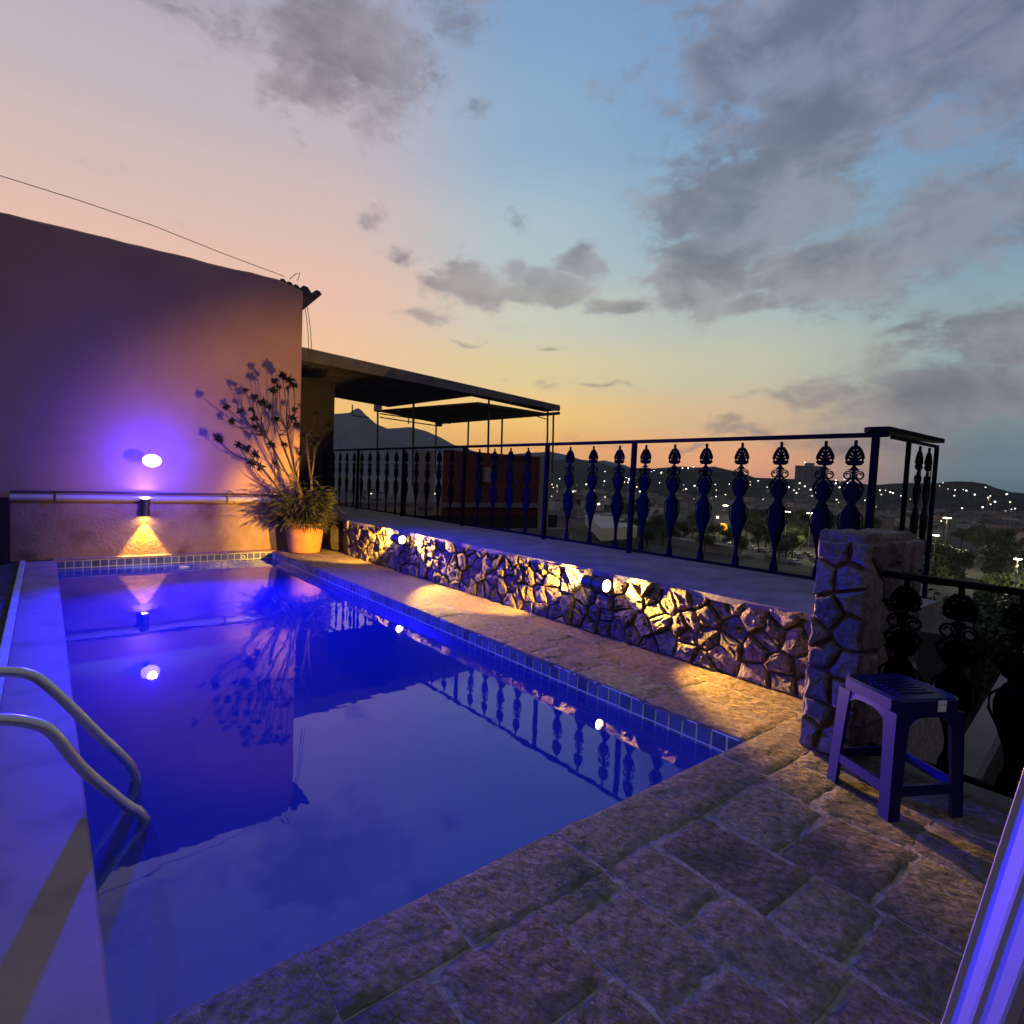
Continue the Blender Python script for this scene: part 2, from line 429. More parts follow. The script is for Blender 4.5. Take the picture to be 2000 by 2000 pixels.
ridge('mountain', MT['mountain'], 4200, [(380, 905), (470, 850), (560, 820), (620, 812), (660, 808), (683, 806), (692, 800), (699, 797), (706, 801), (716, 812), (735, 828), (757, 837), (775, 836), (800, 834), (830, 841), (860, 854), (885, 868), (930, 882), (985, 894), (1040, 905), (1090, 912), (1140, 930)], 1500, seed=1, rough=.12)
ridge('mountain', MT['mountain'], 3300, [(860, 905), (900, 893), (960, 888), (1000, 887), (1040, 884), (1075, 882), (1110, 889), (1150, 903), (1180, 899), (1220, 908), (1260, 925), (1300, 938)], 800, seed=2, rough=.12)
ridge('hill', MT['hill'], 2300, [(1040, 915), (1070, 901), (1090, 898), (1120, 896), (1150, 899), (1175, 905), (1200, 911), (1225, 914), (1250, 914), (1290, 916), (1330, 925), (1380, 940)], 500, seed=3, rough=.1)
ridge('hill', MT['hill'], 1500, [(1190, 940), (1230, 926), (1265, 916), (1300, 913), (1330, 911), (1365, 913), (1395, 911), (1420, 917), (1445, 922), (1475, 933), (1510, 934), (1560, 936), (1610, 936), (1660, 941), (1720, 950), (1790, 960)], 330, seed=4, rough=.1)
ridge('hill', MT['hill'], 1250, [(1640, 962), (1700, 948), (1750, 944), (1790, 943), (1830, 944), (1845, 941), (1870, 940), (1900, 941), (1925, 945), (1945, 953), (1975, 961), (2010, 964), (2060, 972), (2150, 990)], 300, seed=5, rough=.12)

# ------------------------------------------------------------------ terrace
bed = MB()
bed.box(.11, 3.14, -3.2, YN-.006, -.6, -.0024)
bed.box(XR+.006, 4.8, YN+.001, 13.2, -.6, -.0024)
bed.box(3.141, 4.8, 1.045, YN+.0005, -.6, -.0024)
floor = struct(bed.build('terrace_floor', MT['mortar']))

def stone_slab(poly, z0, z1, jitter, rn, tilt=.0008):
    """flagstone: irregular outline, worn arris and uneven top"""
    pts = []
    n = len(poly)
    for i in range(n):
        a, b = Vector(poly[i]), Vector(poly[(i+1) % n])
        k = max(1, int((b-a).length/.11))
        nrm = Vector((-(b-a).y, (b-a).x)).normalized()
        for j in range(k):
            q = a.lerp(b, j/k) + nrm*rn.uniform(0, jitter)
            pts.append(q)
    c = sum(pts, Vector((0, 0)))/len(pts)
    tx, ty = rn.uniform(-tilt, tilt), rn.uniform(-tilt, tilt)
    def ring(sc, z, noise):
        r = []
        for p in pts:
            d = (p-c); l = d.length
            q = c + d*max(.05, (l-sc)/l)
            r.append((q.x, q.y, z + (q.x-c.x)*tx*6 + (q.y-c.y)*ty*6 + rn.uniform(-noise, noise)))
        return r
    b = MB()
    rr = [ring(0, z0, 0), ring(0, z1-.002, .0003), ring(.003, z1, .0004), ring(.05, z1+.0008, .0012)]
    b.rings(rr, cap=False)
    base = len(b.v); k = len(pts)
    b.v.append((c.x, c.y, z1+rn.uniform(-.002, .004)))
    for i in range(k): b.f.append((3*k+i, 3*k+(i+1) % k, base))
    return b
def cleft(x, y, k):
    """natural cleft relief of a split stone face, metres"""
    p = Vector((x*4.5, y*9.0, k*3.7))
    q = Vector((x*13+y*5, y*24-x*6, k*1.9))
    r = Vector((x*34, y*48, k))
    return .0062*mnoise.noise(p) + .0052*(abs(mnoise.noise(q))*2-.45) + .0026*mnoise.noise(r)
def paving(rects, m, gap, parent, seed, name='paving_stone', cell=.026, amp=1.):
    rn = random.Random(seed)
    for si, (x0, x1, y0, y1) in enumerate(rects):
        g = gap*.5
        j = lambda: rn.uniform(-.006, .005)
        c = [Vector((x0+g+j(), y0+g+j())), Vector((x1-g+j(), y0+g+j())), Vector((x1-g+j(), y1-g+j())), Vector((x0+g+j(), y1-g+j()))]
        nx, ny = max(3, round((x1-x0)/cell)), max(3, round((y1-y0)/cell))
        zt = rn.uniform(0, .0035); tx, ty = rn.uniform(-.006, .006), rn.uniform(-.006, .006)
        b = MB(); vs = []
        wob = [[mnoise.noise(Vector((t*7.3, sd*5.1, si*1.7)))*.007 for t in [k/18 for k in range(19)]] for sd in range(4)]
        for jy in range(ny+1):
            for ix in range(nx+1):
                u, v = ix/nx, jy/ny
                p = c[0]*(1-u)*(1-v)+c[1]*u*(1-v)+c[2]*u*v+c[3]*(1-u)*v
                e_ = min(ix, nx-ix, jy, ny-jy)
                if ix == 0: p = p+Vector((abs(wob[0][int(v*18)]), 0))
                if ix == nx: p = p-Vector((abs(wob[1][int(v*18)]), 0))
                if jy == 0: p = p+Vector((0, abs(wob[2][int(u*18)])))
                if jy == ny: p = p-Vector((0, abs(wob[3][int(u*18)])))
                z = zt+cleft(p.x, p.y, si*.37)*amp+(p.x-(x0+x1)/2)*tx+(p.y-(y0+y1)/2)*ty
                if e_ == 0: z = min(z-.002, .0005)-.001
                elif e_ == 1: z = max(z*.8, .0004)
                else: z = max(z, .0002+.0008*abs(z)/.004)
                vs.append((p.x, p.y, z))
        n1 = nx+1
        fs = [(q*n1+i, q*n1+i+1, (q+1)*n1+i+1, (q+1)*n1+i) for q in range(ny) for i in range(nx)]
        rim = [i for i in range(nx+1)]+[q*n1+nx for q in range(1, ny+1)]+[ny*n1+i for i in range(nx-1, -1, -1)]+[q*n1 for q in range(ny-1, 0, -1)]
        base = len(vs)
        for i in rim: vs.append((vs[i][0], vs[i][1], -.03))
        k = len(rim)
        for i in range(k): fs.append((rim[(i+1) % k], rim[i], base+i, base+(i+1) % k))
        b.add(vs, fs); b.build(name, m, parent, smooth=True)
# near terrace: coping course along the pool, then strips running towards the camera
rects = []
xs = [.11, .55, .93, 1.465, 1.985, 2.56, 3.14]
for a, b in zip(xs[:-1], xs[1:]): rects.append((a, b, 1.232, YN))
strips = [(.11, .42), (.42, .78), (.78, 1.165), (1.165, 1.46), (1.46, 1.71), (1.71, 2.04), (2.04, 2.47), (2.47, 2.80), (2.80, 3.14)]
cuts = {4: [1.232, .93, .55, .2], 5: [1.232, .80, .58, .15], 6: [1.232, .93, .62, .25], 3: [1.232, 1.13, .78, .3], 7: [1.232, 1.0, .66, .42, .1]}
rn0 = random.Random(4)
for i, (a, b) in enumerate(strips):
    ys = list(cuts.get(i, [1.232, 1.232-rn0.uniform(.25, .5)]))
    while ys[-1] > -2.6: ys.append(ys[-1]-rn0.uniform(.28, .6))
    for y1, y0 in zip(ys[:-1], ys[1:]): rects.append((a, b, y0, y1))
paving(rects, MT['paving'], .008, floor, 5)
# strip beside the pool
rects = []
rn0 = random.Random(9)
for (a, b) in ((XR-.012, 3.15), (3.15, 3.46), (3.46, XW+.03)):
    y = YN if a > 3 else YN
    while y < 9.5:
        l = rn0.uniform(.45, .85); y2 = min(y+l, 9.52)
        if 9.52-y2 < .25: y2 = 9.52
        rects.append((a, b, y, y2)); y = y2 if y2 < 9.52 else 99
rects += [(3.145, 3.72, 1.3, YN), (3.72, 4.2, 8.9, 9.5), (3.72, 4.25, 9.5, 10.2), (4.2, 4.75, 8.9, 9.6), (4.25, 4.75, 9.6, 10.4), (3.3, 3.72, 9.52, 10.2)]
paving(rects, MT['deck'], .006, floor, 6, cell=.024, amp=1.15)

# ------------------------------------------------------------------ left margin of the pool
mb = MB()
prof = [(-.18, -.5), (-.18, -.004), (-.17, 0.), (.098, 0.), (.115, -.006), (.123, -.02), (.123, -.06), (.111, -.07), (.111, -.5)]
mb.rings([[(x, y, z) for x, z in prof] for y in [-3.2+i*.6 for i in range(21)]+[9.42]])
struct(mb.build('pool_margin', MT['whitecement'], smooth=True))
mb = MB(); mb.box(-.235, -.181, -3.2, 9.42, -.4, .022, .008)
tag(mb.build('kerb', MT['kerb']), kind='structure')
mb = MB()
NX, NY = 10, 60
vs = [(-3.2+i*(2.96/NX), -3.2+j*(12.8/NY), -.03+random.uniform(-.02, .02)) for j in range(NY+1) for i in range(NX+1)]
mb.add(vs, [(j*(NX+1)+i, j*(NX+1)+i+1, (j+1)*(NX+1)+i+1, (j+1)*(NX+1)+i) for j in range(NY) for i in range(NX)])
struct(mb.build('garden_ground', MT['pebble']))

# ------------------------------------------------------------------ swimming pool
pool = thing('swimming_pool', 'rectangular swimming pool with a row of small square tiles at the waterline', 'pool')
mb = MB()
x0, x1, y0, y1, zb = XL, XR, YN, YF, -1.35
mb.add([(x0+.0024, y0, zb), (x1, y0, zb), (x1, y1, zb), (x0+.0024, y1, zb), (x0+.0024, y0, -.02), (x1, y0, -.02), (x1, y1, -.02), (x0+.0024, y1, -.02)],
       [(0, 1, 2, 3), (0, 4, 5, 1), (1, 5, 6, 2), (2, 6, 7, 3), (3, 7, 4, 0)])
mb.build('basin', MT['basin'], pool)
mb = MB(); mb.box(XL+.002, XR, YF-.006, YF+.03, -.215, -.012); mb.build('grout_bed', MT['grout'], pool)
mb = MB(); mb.box(XR-.006, XR+.03, YN+.002, YF-.0065, -.215, -.012); mb.build('grout_bed', MT['grout'], pool)
P = .0925
tm = MB(); g = .0055; tm.box(g, P-g, -.004, 0, g, P-g, .0018); tme = tm.mesh('tile'); tme.materials.append(MT['tile'])
for row in range(2):
    z = -.014-P*(row+1)
    for i in range(29):
        link('tile', tme, None, pool, loc=(XL+.012+i*P, YF-.0061, z))
    for i in range(85):
        o = link('tile', tme, None, pool, loc=(XR-.0061, YN+.012+(i+1)*P-.004, z), rotz=-math.pi/2)
# far coping
mb = MB(); mb.box(XL-.02, XR+.02, YF-.012, YF+.135, -.011, .012, .006); mb.build('coping', MT['plinth'], pool)
mb = MB(); mb.lathe([(.020, 0), (.026, .004), (.026, .012), (.017, .013)], 16)
me = mb.mesh('inlet')
o = link('inlet', me, MT['floatm'], pool, loc=(2.37, YF-.0105, -.07)); o.rotation_euler = (rad(90), 0, 0)
mb = MB(); mb.lathe([(.016, 0), (.016, .0015)], 14); o2 = mb.build('hole', MT['black'], o, loc=(0, 0, .0135))
mb = MB(); mb.add([(XL+.0026, YN, WZ), (XR, YN, WZ), (XR, YF, WZ), (XL+.0026, YF, WZ)], [(0, 1, 2, 3)])
struct(mb.build('pool_water', MT['water']))
mb = MB(); mb.tube([(0, 0, 0), (.02, 0, .004), (.07, .006, .003), (.13, .004, 0)], [.004, .022, .016, .006], 10)
tag(mb.build('pool_float', MT['floatm'], smooth=True, loc=at(350, 1108, z=WZ+.008)), 'small white float drifting at the far tiles', 'float')

# ------------------------------------------------------------------ house
house = thing('house', 'tall ochre plastered house wall rising behind the far end of pool', 'house', (0, YH, 0))
HH = 4.27
mb = MB()
n = 44
rn0 = random.Random(3)
topz = [HH+rn0.uniform(-.009, .009) for i in range(n+1)]
xs = [-5.5+(HC+5.5)*i/n for i in range(n+1)]
zc = lambda i: topz[i] if xs[i] < 2.9 else topz[i]-.25*max(0, (xs[i]-2.9))
vs = []
for i in range(n+1):
    z = zc(i)
    vs += [(xs[i], 0, -.5), (xs[i], 0, z-.03), (xs[i], .03, z), (xs[i], .26, z), (xs[i], .28, z-.03), (xs[i], .28, -.5)]
fs = []
for i in range(n):
    for k in range(5): fs.append((i*6+k, (i+1)*6+k, (i+1)*6+k+1, i*6+k+1))
fs += [tuple(range(6)), tuple(n*6+k for k in range(5, -1, -1))]
mb.add(vs, fs); mb.build('wall', MT['plaster'], house)
mb = MB(); mb.box(HC-.3, HC, .2805, 3.0, -.5, 3.7); mb.build('side_wall', MT['plaster'], house)
mb = MB(); mb.box(-.34, 2.92, -.07, -.001, -.02, .735, .012); mb.build('plinth', MT['plinth'], house)
mb = MB(); mb.box(-5.5, -.345, -.12, -.001, -.3, .80, .01); mb.build('dark_corner_block', MT['darkwall'], house)  # near-black block filling the dark corner left of the plinth
# eave of the tiled roof poking past the corner
mb = MB()
ev = [(HC+.001, 3.86), (HC+.33, 4.205), (HC+.30, 4.25), (HC+.24, 4.262), (HC+.20, 4.20), (HC+.165, 4.185), (HC+.10, 4.27), (HC+.03, 4.285), (HC+.001, 4.25)]
mb.rings([[(x, y, z) for x, z in ev] for y in (.06, 2.6)]); eave = mb.build('eave', MT['roofedge'], house)
for k in range(3):
    b = MB(); b.lathe([(.012, 0), (.055, .02), (.06, .05), (.03, .085)], 9, (2.98+k*.105, .14, HH-.03-.02*k)); b.build('roof_tile', MT['roofedge'], house, smooth=True)

def pipe(z, r, label, m=None, y=None):
    t = thing('wall_pipe', label, 'pipe', (0, YH, z))
    y = -.02-r if y is None else y
    b = MB(); b.tube([(-.33, y, 0), (.5, y, .004), (1.4, y, -.003), (2.3, y, .005), (3.05, y, -.005)], r, 8); b.build('tube', m or MT['pipe'], t, smooth=True)
    for xx in (.1, 2.15, 2.8):
        b = MB(); b.box(xx, xx+.02, y-r-.004, 0., -r-.004, r+.004); b.build('clip', MT['lampbody'], t)
    return t
pipe(.873, .013, 'thin dark conduit running along the house wall above the pale pipe', MT['cable'])
pp = pipe(.80, .042, 'pale plastic pipe running along the top of the wall plinth')
b = MB(); b.tube([(2.2+.06*math.cos(a), -.075, .055+.07*math.sin(a)) for a in [rad(200-k*22) for k in range(11)]]+[(2.26, -.09, -.045)], .007, 6); b.build('hook', MT['cable'], pp, smooth=True)

mb = MB(); mb.tube([at(-60, 325, y=9.9), at(0, 343, y=9.9), at(150, 390, y=9.9), at(300, 441, y=9.9), at(430, 493, y=9.9), at(556, 540, y=9.9)], .0055, 5)
tag(mb.build('overhead_cable', MT['cable']), 'thin cable sagging above the top of the house wall', 'cable')
mb = MB(); mb.tube([at(566, 545, y=9.7)]+[at(566+10*k, 546-14*math.sin(k/2*1.57*1.0) if k < 4 else 546, y=9.72) for k in (1, 2)]+[at(581, 549, y=9.7)], .006, 5)
tag(mb.build('cable_loop', MT['cable']), 'little wire loop standing on the house roof corner', 'cable')
for k, (a, b) in enumerate((((596, 602), (604, 678)), ((600, 598), (610, 680)))):
    mb = MB(); mb.tube([at(*a, y=10.2), at((a[0]+b[0])/2+1, (a[1]+b[1])/2, y=10.2), at(b[0]+1, b[1]+40, y=10.2)], .006, 5)
    tag(mb.build('hanging_wire', MT['cable']), ['thin wire hanging below the roof eave, next to house corner', 'thin wire hanging below the roof eave, outer of the two'][k], 'wire')

# ------------------------------------------------------------------ rubble wall
def clip(poly, p, q):
    mx, my = (p[0]+q[0])/2, (p[1]+q[1])/2; nx, ny = q[0]-p[0], q[1]-p[1]
    out = []
    for i in range(len(poly)):
        a, b = poly[i], poly[(i+1) % len(poly)]
        da = (a[0]-mx)*nx+(a[1]-my)*ny; db = (b[0]-mx)*nx+(b[1]-my)*ny
        if da <= 0: out.append(a)
        if (da < 0 < db) or (db < 0 < da):
            t = da/(da-db); out.append((a[0]+(b[0]-a[0])*t, a[1]+(b[1]-a[1])*t))
    return out
def voronoi(w, h, sx, sy, rn, jit=.42):
    nx, ny = max(1, round(w/sx)), max(1, round(h/sy)); sites = []
    for j in range(ny):
        for i in range(nx):
            sites.append(((i+.5+(.5 if j % 2 else 0)*.6+rn.uniform(-jit, jit))*w/nx, (j+.5+rn.uniform(-jit, jit))*h/ny))
    sites = [(min(max(x, .01), w-.01), min(max(y, .01), h-.01)) for x, y in sites]
    cells = []
    for i, p in enumerate(sites):
        poly = [(0, 0), (w, 0), (w, h), (0, h)]
        for k, q in enumerate(sites):
            if k != i and abs(q[0]-p[0]) < 4*sx:
                poly = clip(poly, p, q)
                if len(poly) < 3: break
        if len(poly) >= 3: cells.append(poly)
    return cells
def rubble_piece(poly, depth, gap, rn, rough=.012, tilt=.14):
    """one rubble stone in (u, v, out) coordinates"""
    c = Vector((sum(p[0] for p in poly)/len(poly), sum(p[1] for p in poly)/len(poly)))
    pts = []
    for i in range(len(poly)):
        a, b = Vector(poly[i]), Vector(poly[(i+1) % len(poly)])
        if (b-a).length < .015: continue
        pts.append(a)
        if (b-a).length > .06: pts.append(a.lerp(b, rn.uniform(.4, .6)) + Vector((rn.uniform(-.006, .006), rn.uniform(-.006, .006))))
    if len(pts) < 3: return None
    def ring(inset, z, nz):
        r = []
        for p in pts:
            d = p-c; l = max(d.length, 1e-4); k = max(.12, (l-inset)/l)
            q = c+d*k; r.append((q.x, q.y, z+rn.uniform(-nz, nz)))
        return r
    size = min((p-c).length for p in pts)
    if size < .02: return None
    tx, ty = rn.uniform(-tilt, tilt), rn.uniform(-tilt, tilt)
    rr = [ring(gap, -.03, 0), ring(gap*1.1, depth*.35, .004), ring(gap+size*.14, depth*.85, rough*.5), ring(gap+size*.36, depth, rough*.8), ring(gap+size*.62, depth*1.02, rough)]
    rr = [rr[0]]+[[(x, y, z+(x-c.x)*tx+(y-c.y)*ty) for x, y, z in r] for r in rr[1:]]
    b = MB(); b.rings(rr, cap=False); k = len(pts)
    b.v.append((c.x, c.y, depth+rn.uniform(-rough, rough*1.4)))
    for i in range(k): b.f.append((4*k+i, 4*k+(i+1) % k, len(b.v)-1))
    return b
wall = thing('stone_wall', 'low rubble stone wall with cement ledge beside the pool', 'wall', (XW, 0, 0))
LZ = .56
mb = MB(); mb.box(.02, .98, 1.34, 8.8, -.1, LZ-.012); mb.build('core', MT['mortar_dark'], wall)
rn1 = random.Random(21)
for poly in voronoi(8.78-1.36, LZ-.01, .165, .128, rn1, .46):
    b = rubble_piece(poly, rn1.uniform(.008, .04), .009, rn1, .011, .12)
    if b is None: continue
    b.v = [(-z+.012, 8.78-u, v) for u, v, z in b.v]
    b.build('stone', MT['rubble'], wall, smooth=True)
# sloping cement ledge that carries the railing
mb = MB()
n = 40
rows = []
for i in range(n+1):
    y = 1.2+(12.4-1.2)*i/n
    e = -.012+.008*math.sin(i*1.7)+.006*math.sin(i*4.1)
    rows.append([(e, y, LZ-.055), (e-.004, y, LZ-.012), (e+.02, y, LZ+.004), (.5, y, LZ+.022+.006*math.sin(i*.9)), (.9, y, LZ+.032), (1.08, y, LZ+.03), (1.1, y, LZ-.1), (.9, y, LZ-.13)])
# split where the wall ends: beyond it the ledge is a slab on a base
mb.rings(rows); mb.build('ledge', MT['ledge'], wall, smooth=True)
mb = MB(); mb.box(.35, 1.05, 8.801, 12.4, -.4, LZ-.1); mb.build('base', MT['ledge'], wall)
mb = MB(); mb.box(.985, 1.08, 1.3, 8.79, -6, LZ-.105); mb.build('outer_face', MT['mortar_dark'], wall)
# boulder at the end of the wall
mb = MB(); mb.lathe([(.05, 0), (.20, .02), (.23, .18), (.20, .38), (.12, .5), (.03, .53)], 11)
mb.v = [(x*1.0+random.uniform(-.02, .02), y*1.2+random.uniform(-.02, .02), z+random.uniform(-.015, .015)) for x, y, z in mb.v]
tag(mb.build('boulder', MT['mortar_dark'], loc=(3.82, 9.15, 0)), 'dark boulder between flower pot and stone wall end', 'boulder')

# ------------------------------------------------------------------ stone pillar
pil = thing('stone_pillar', 'stubby rubble stone pillar with light mortar edge behind the stool', 'pillar', (3.0, 1.18, 0))
PHt = 1.09
mb = MB()
def prow(z):
    lean = .045*z
    w = .118-.012*z
    return [(.018+lean*.4, -w, z), (.80, -w, z), (.80, w-.012*z, z), (.018+lean*.4, w-.018*z, z)]
mb.rings([prow(z) for z in (-.05, .3, .6, .9, PHt-.03)]+[[(.06, -.085, PHt), (.78, -.085, PHt), (.78, .07, PHt), (.06, .07, PHt)]])
mb.build('core', MT['brownmortar'], pil)
rn2 = random.Random(8)
for poly in voronoi(.25, PHt-.03, .15, .14, rn2, .36):
    b = rubble_piece(poly, rn2.uniform(.012, .03), .010, rn2, .006, .08)
    if b is None: continue
    b.v = [(-z+.018*v+.004, .118-u-.01*v, v+.01) for u, v, z in b.v]
    b.build('stone', MT['pillar'], pil, smooth=True)
for poly in voronoi(.74, PHt-.03, .2, .17, rn2, .4):
    b = rubble_piece(poly, rn2.uniform(.012, .026), .010, rn2, .006, .08)
    if b is None: continue
    b.v = [(u+.03, -.133-z+.012*v, v+.01) for u, v, z in b.v]
    b.build('stone', MT['pillar'], pil, smooth=True)
for poly in voronoi(.62, PHt-.03, .2, .17, rn2, .4):
    b = rubble_piece(poly, rn2.uniform(.006, .016), .013, rn2, .003, .03)
    if b is None: continue
    b.v = [(.66-u, .128+z-.022*v, v+.01) for u, v, z in b.v]
    b.build('stone', MT['pillar'], pil, smooth=True)

for poly in voronoi(.66, .22, .2, .14, rn2, .3):
    b = rubble_piece(poly, rn2.uniform(.012, .03), .008, rn2, .006, .06)
    if b is None: continue
    b.v = [(u+.03, v-.105, PHt-.008+z) for u, v, z in b.v]
    b.build('cap_stone', MT['pillar'], pil, smooth=True)

# ------------------------------------------------------------------ iron railing
def baluster_mesh(H=1.03):
    b = MB()
    def sec(z, w, t=.011):
        return [(w*math.cos(a), t*math.sin(a), z) for a in [2*math.pi*k/8 for k in range(8)]]
    def body(lst):
        b.rings([sec(H*(1-f), w, min(t, w)) for f, w, t in lst])
    body([(0, .012, .010), (.035, .013, .010), (.05, .017, .010)])
    # spear leaf: outline and ribs with slits between
    prof = [(.045, .014), (.07, .034), (.10, .050), (.125, .056), (.15, .055), (.163, .040)]
    for s in (-1, 1):
        b.tube([(s*w, 0, H*(1-f)) for f, w in prof]+[(0, 0, H*(1-.165))], .0135, 6)
        for q in range(4):
            f0 = .06+q*.024
            w1 = .75*(prof[min(q+1, 5)][1])
            b.tube([(0, 0, H*(1-f0-.045)), (s*w1*.55, 0, H*(1-f0-.025)), (s*w1, 0, H*(1-f0-.012))], .0105, 5)
    body([(.04, .009, .008), (.165, .013, .009), (.18, .010, .009), (.205, .036, .008), (.21, .014, .009), (.30, .012, .009)])
    # spikes
    for s in (-1, 1):
        b.tube([(0, 0, H*.79), (s*.046, 0, H*.797)], [.008, .002], 5)
    def scroll(cx, cz, r, s, turns=1.45, up=1):
        pts = []
        for k in range(15):
            a = k/14*turns*2*math.pi; rr = r*(1-.62*k/14)
            pts.append((cx+s*rr*math.cos(a+math.pi), 0, cz+up*rr*math.sin(a+math.pi*.0)))
        b.tube(pts, .0065, 5)
    for s in (-1, 1):
        scroll(s*.040, H*.755, .036, s, up=1)
        scroll(s*.046, H*.66, .034, s, up=-1)
        scroll(s*.030, H*.60, .026, s, up=1)
        b.tube([(s*.012, 0, H*.74), (s*.05, 0, H*.71), (s*.076, 0, H*.67), (s*.062, 0, H*.625), (s*.03, 0, H*.575)], .008, 6)
    body([(.285, .018, .009), (.305, .044, .010), (.35, .053, .010), (.39, .049, .010), (.42, .034, .010), (.45, .026, .009)])
    body([(.43, .018, .010), (.46, .040, .012), (.50, .060, .013), (.55, .070, .014), (.60, .070, .014), (.66, .059, .014), (.72, .045, .013), (.78, .026, .012), (.85, .016, .011), (.90, .020, .011), (.95, .034, .012), (1., .040, .014)])
    for s in (-1, 1):
        b.tube([(0, 0, H*.475), (s*.04, 0, H*.525), (s*.084, 0, H*.47), (s*.082, 0, H*.40), (s*.05, 0, H*.32), (0, 0, H*.25)], .0065, 5)
    return b.mesh('baluster')
RX = 4.67
RZ0, RZ1 = .625, 1.722
rail = thing('iron_railing', 'long black cast iron railing with ornate balusters on the cement ledge', 'railing', (RX, 0, 0))
bm_ = baluster_mesh(RZ1-RZ0-.03); bm_.materials.append(MT['iron'])
mb = MB(); mb.box(-.022, .022, 1.56, 12.3, RZ1-.012, RZ1+.022, .006); mb.build('handrail', MT['iron'], rail)
mb = MB(); mb.box(-.012, .012, 1.60, 12.3, RZ0-.012, RZ0+.012); mb.build('bottom_rail', MT['iron'], rail)
posts = [1.64, 3.84, 5.15, 6.9, 8.7, 10.5, 12.2]
for y in posts:
    mb = MB(); mb.box(-.021, .021, y-.021, y+.021, LZ, RZ1-.0125); mb.build('post', MT['iron'], rail)
ys = [1.77, 1.98, 2.325, 2.665, 3.01, 3.35, 3.69, 4.03, 4.40, 4.76] + [5.5+.345*i for i in range(20)]
for y in ys:
    if min(abs(y-p) for p in posts) < .06 or y > 12.1: continue
    link('baluster', bm_, None, rail, loc=(0, y, RZ0), rotz=math.pi/2+random.uniform(-.05, .05))
# short return with a flat hand board
mb = MB()
p0 = [(-.07, 1.66), (-.03, 1.71), (.0, 1.71), (1.12, 1.60), (1.12, 1.52), (-.05, 1.54)]
mb.rings([[(x, y, z) for x, y in p0] for z in (RZ1+.0235, RZ1+.058)]); mb.build('hand_board', MT['iron'], rail)
mb = MB(); mb.box(.06, 1.1, 1.55, 1.57, RZ1-.02, RZ1+.003); mb.build('handrail', MT['iron'], rail)
mb = MB(); mb.box(.06, 1.1, 1.552, 1.568, RZ0-.012, RZ0+.012); mb.build('bottom_rail', MT['iron'], rail)
for x in (.42, 1.08):
    mb = MB(); mb.box(x-.014, x+.014, 1.546, 1.574, LZ-.3, RZ1-.0205); mb.build('post', MT['iron'], rail)
for x in (.68, .9):
    link('baluster', bm_, None, rail, loc=(x, 1.56, RZ0))

# lower railing along the open edge behind the stool
rail2 = thing('iron_railing', 'lower black iron railing on the dark terrace edge behind the stool', 'railing', (3.16, 0, 0))
b2 = baluster_mesh(.83); b2.materials.append(MT['iron'])
mb = MB(); mb.box(-.02, .02, -3.2, 1.03, .905, .935, .006); mb.build('handrail', MT['iron'], rail2)
mb = MB(); mb.box(-.012, .012, -3.2, 1.03, .055, .08); mb.build('bottom_rail', MT['iron'], rail2)
y = .93; k = 0
while y > -3.1:
    link('baluster', b2, None, rail2, loc=(0, y, .075), rotz=math.pi/2)
    y -= .21; k += 1
    if k % 6 == 3:
        mb = MB(); mb.box(-.02, .02, y-.02+.1, y+.02+.1, -.05, .904); mb.build('post', MT['iron'], rail2)
# rim of the terrace and the stair outside it
mb = MB(); mb.box(3.141, 3.3, -3.2, 1.04, -.7, .012, .01)
tag(mb.build('terrace_rim', MT['ledge']), kind='structure')
st = thing('garden_stair', 'pale walled outside stair dropping away below the lower railing', 'stair', (0, 0, 0))
mb = MB()
pA = at(1975, 1385, x=5.2); pB = at(1880, 1560, x=4.3)
d = (pB-pA).normalized(); side = Vector((d.y, -d.x, 0)).normalized()
for (w0, w1, dz, m_, nm) in ((0, .15, 0., 'whitewall', 'parapet_cap'),):
    b = MB()
    A, B = pA-d*2.0, pB+d*2.2
    b.rings([[A+side*w0, A+side*w1, A+side*w1-Vector((0, 0, .12)), A+side*w0-Vector((0, 0, .12))], [B+side*w0, B+side*w1, B+side*w1-Vector((0, 0, .12)), B+side*w0-Vector((0, 0, .12))]])
    b.build(nm, MT[m_], st)
    b = MB()
    dn = Vector((0, 0, .121)); dn2 = Vector((0, 0, 2.6))
    b.rings([[A+side*(w0+.03)-dn, A+side*(w1-.03)-dn, A+side*(w1-.03)-dn2, A+side*(w0+.03)-dn2], [B+side*(w0+.03)-dn, B+side*(w1-.03)-dn, B+side*(w1-.03)-dn2, B+side*(w0+.03)-dn2]])
    b.build('parapet', MT['mortar_dark'], st)
A = pA-d*1.4
for k in range(9):
    q = A+d*(.36*k); b = MB()
    c = [q-side*.05, q-side*1.0, q-side*1.0+d*.36, q-side*.05+d*.36]
    zt = A.z-.45-.2*k
    b.rings([[(p.x, p.y, zt-.5) for p in c], [(p.x, p.y, zt) for p in c]]); b.build('step', MT['ledge'], st)

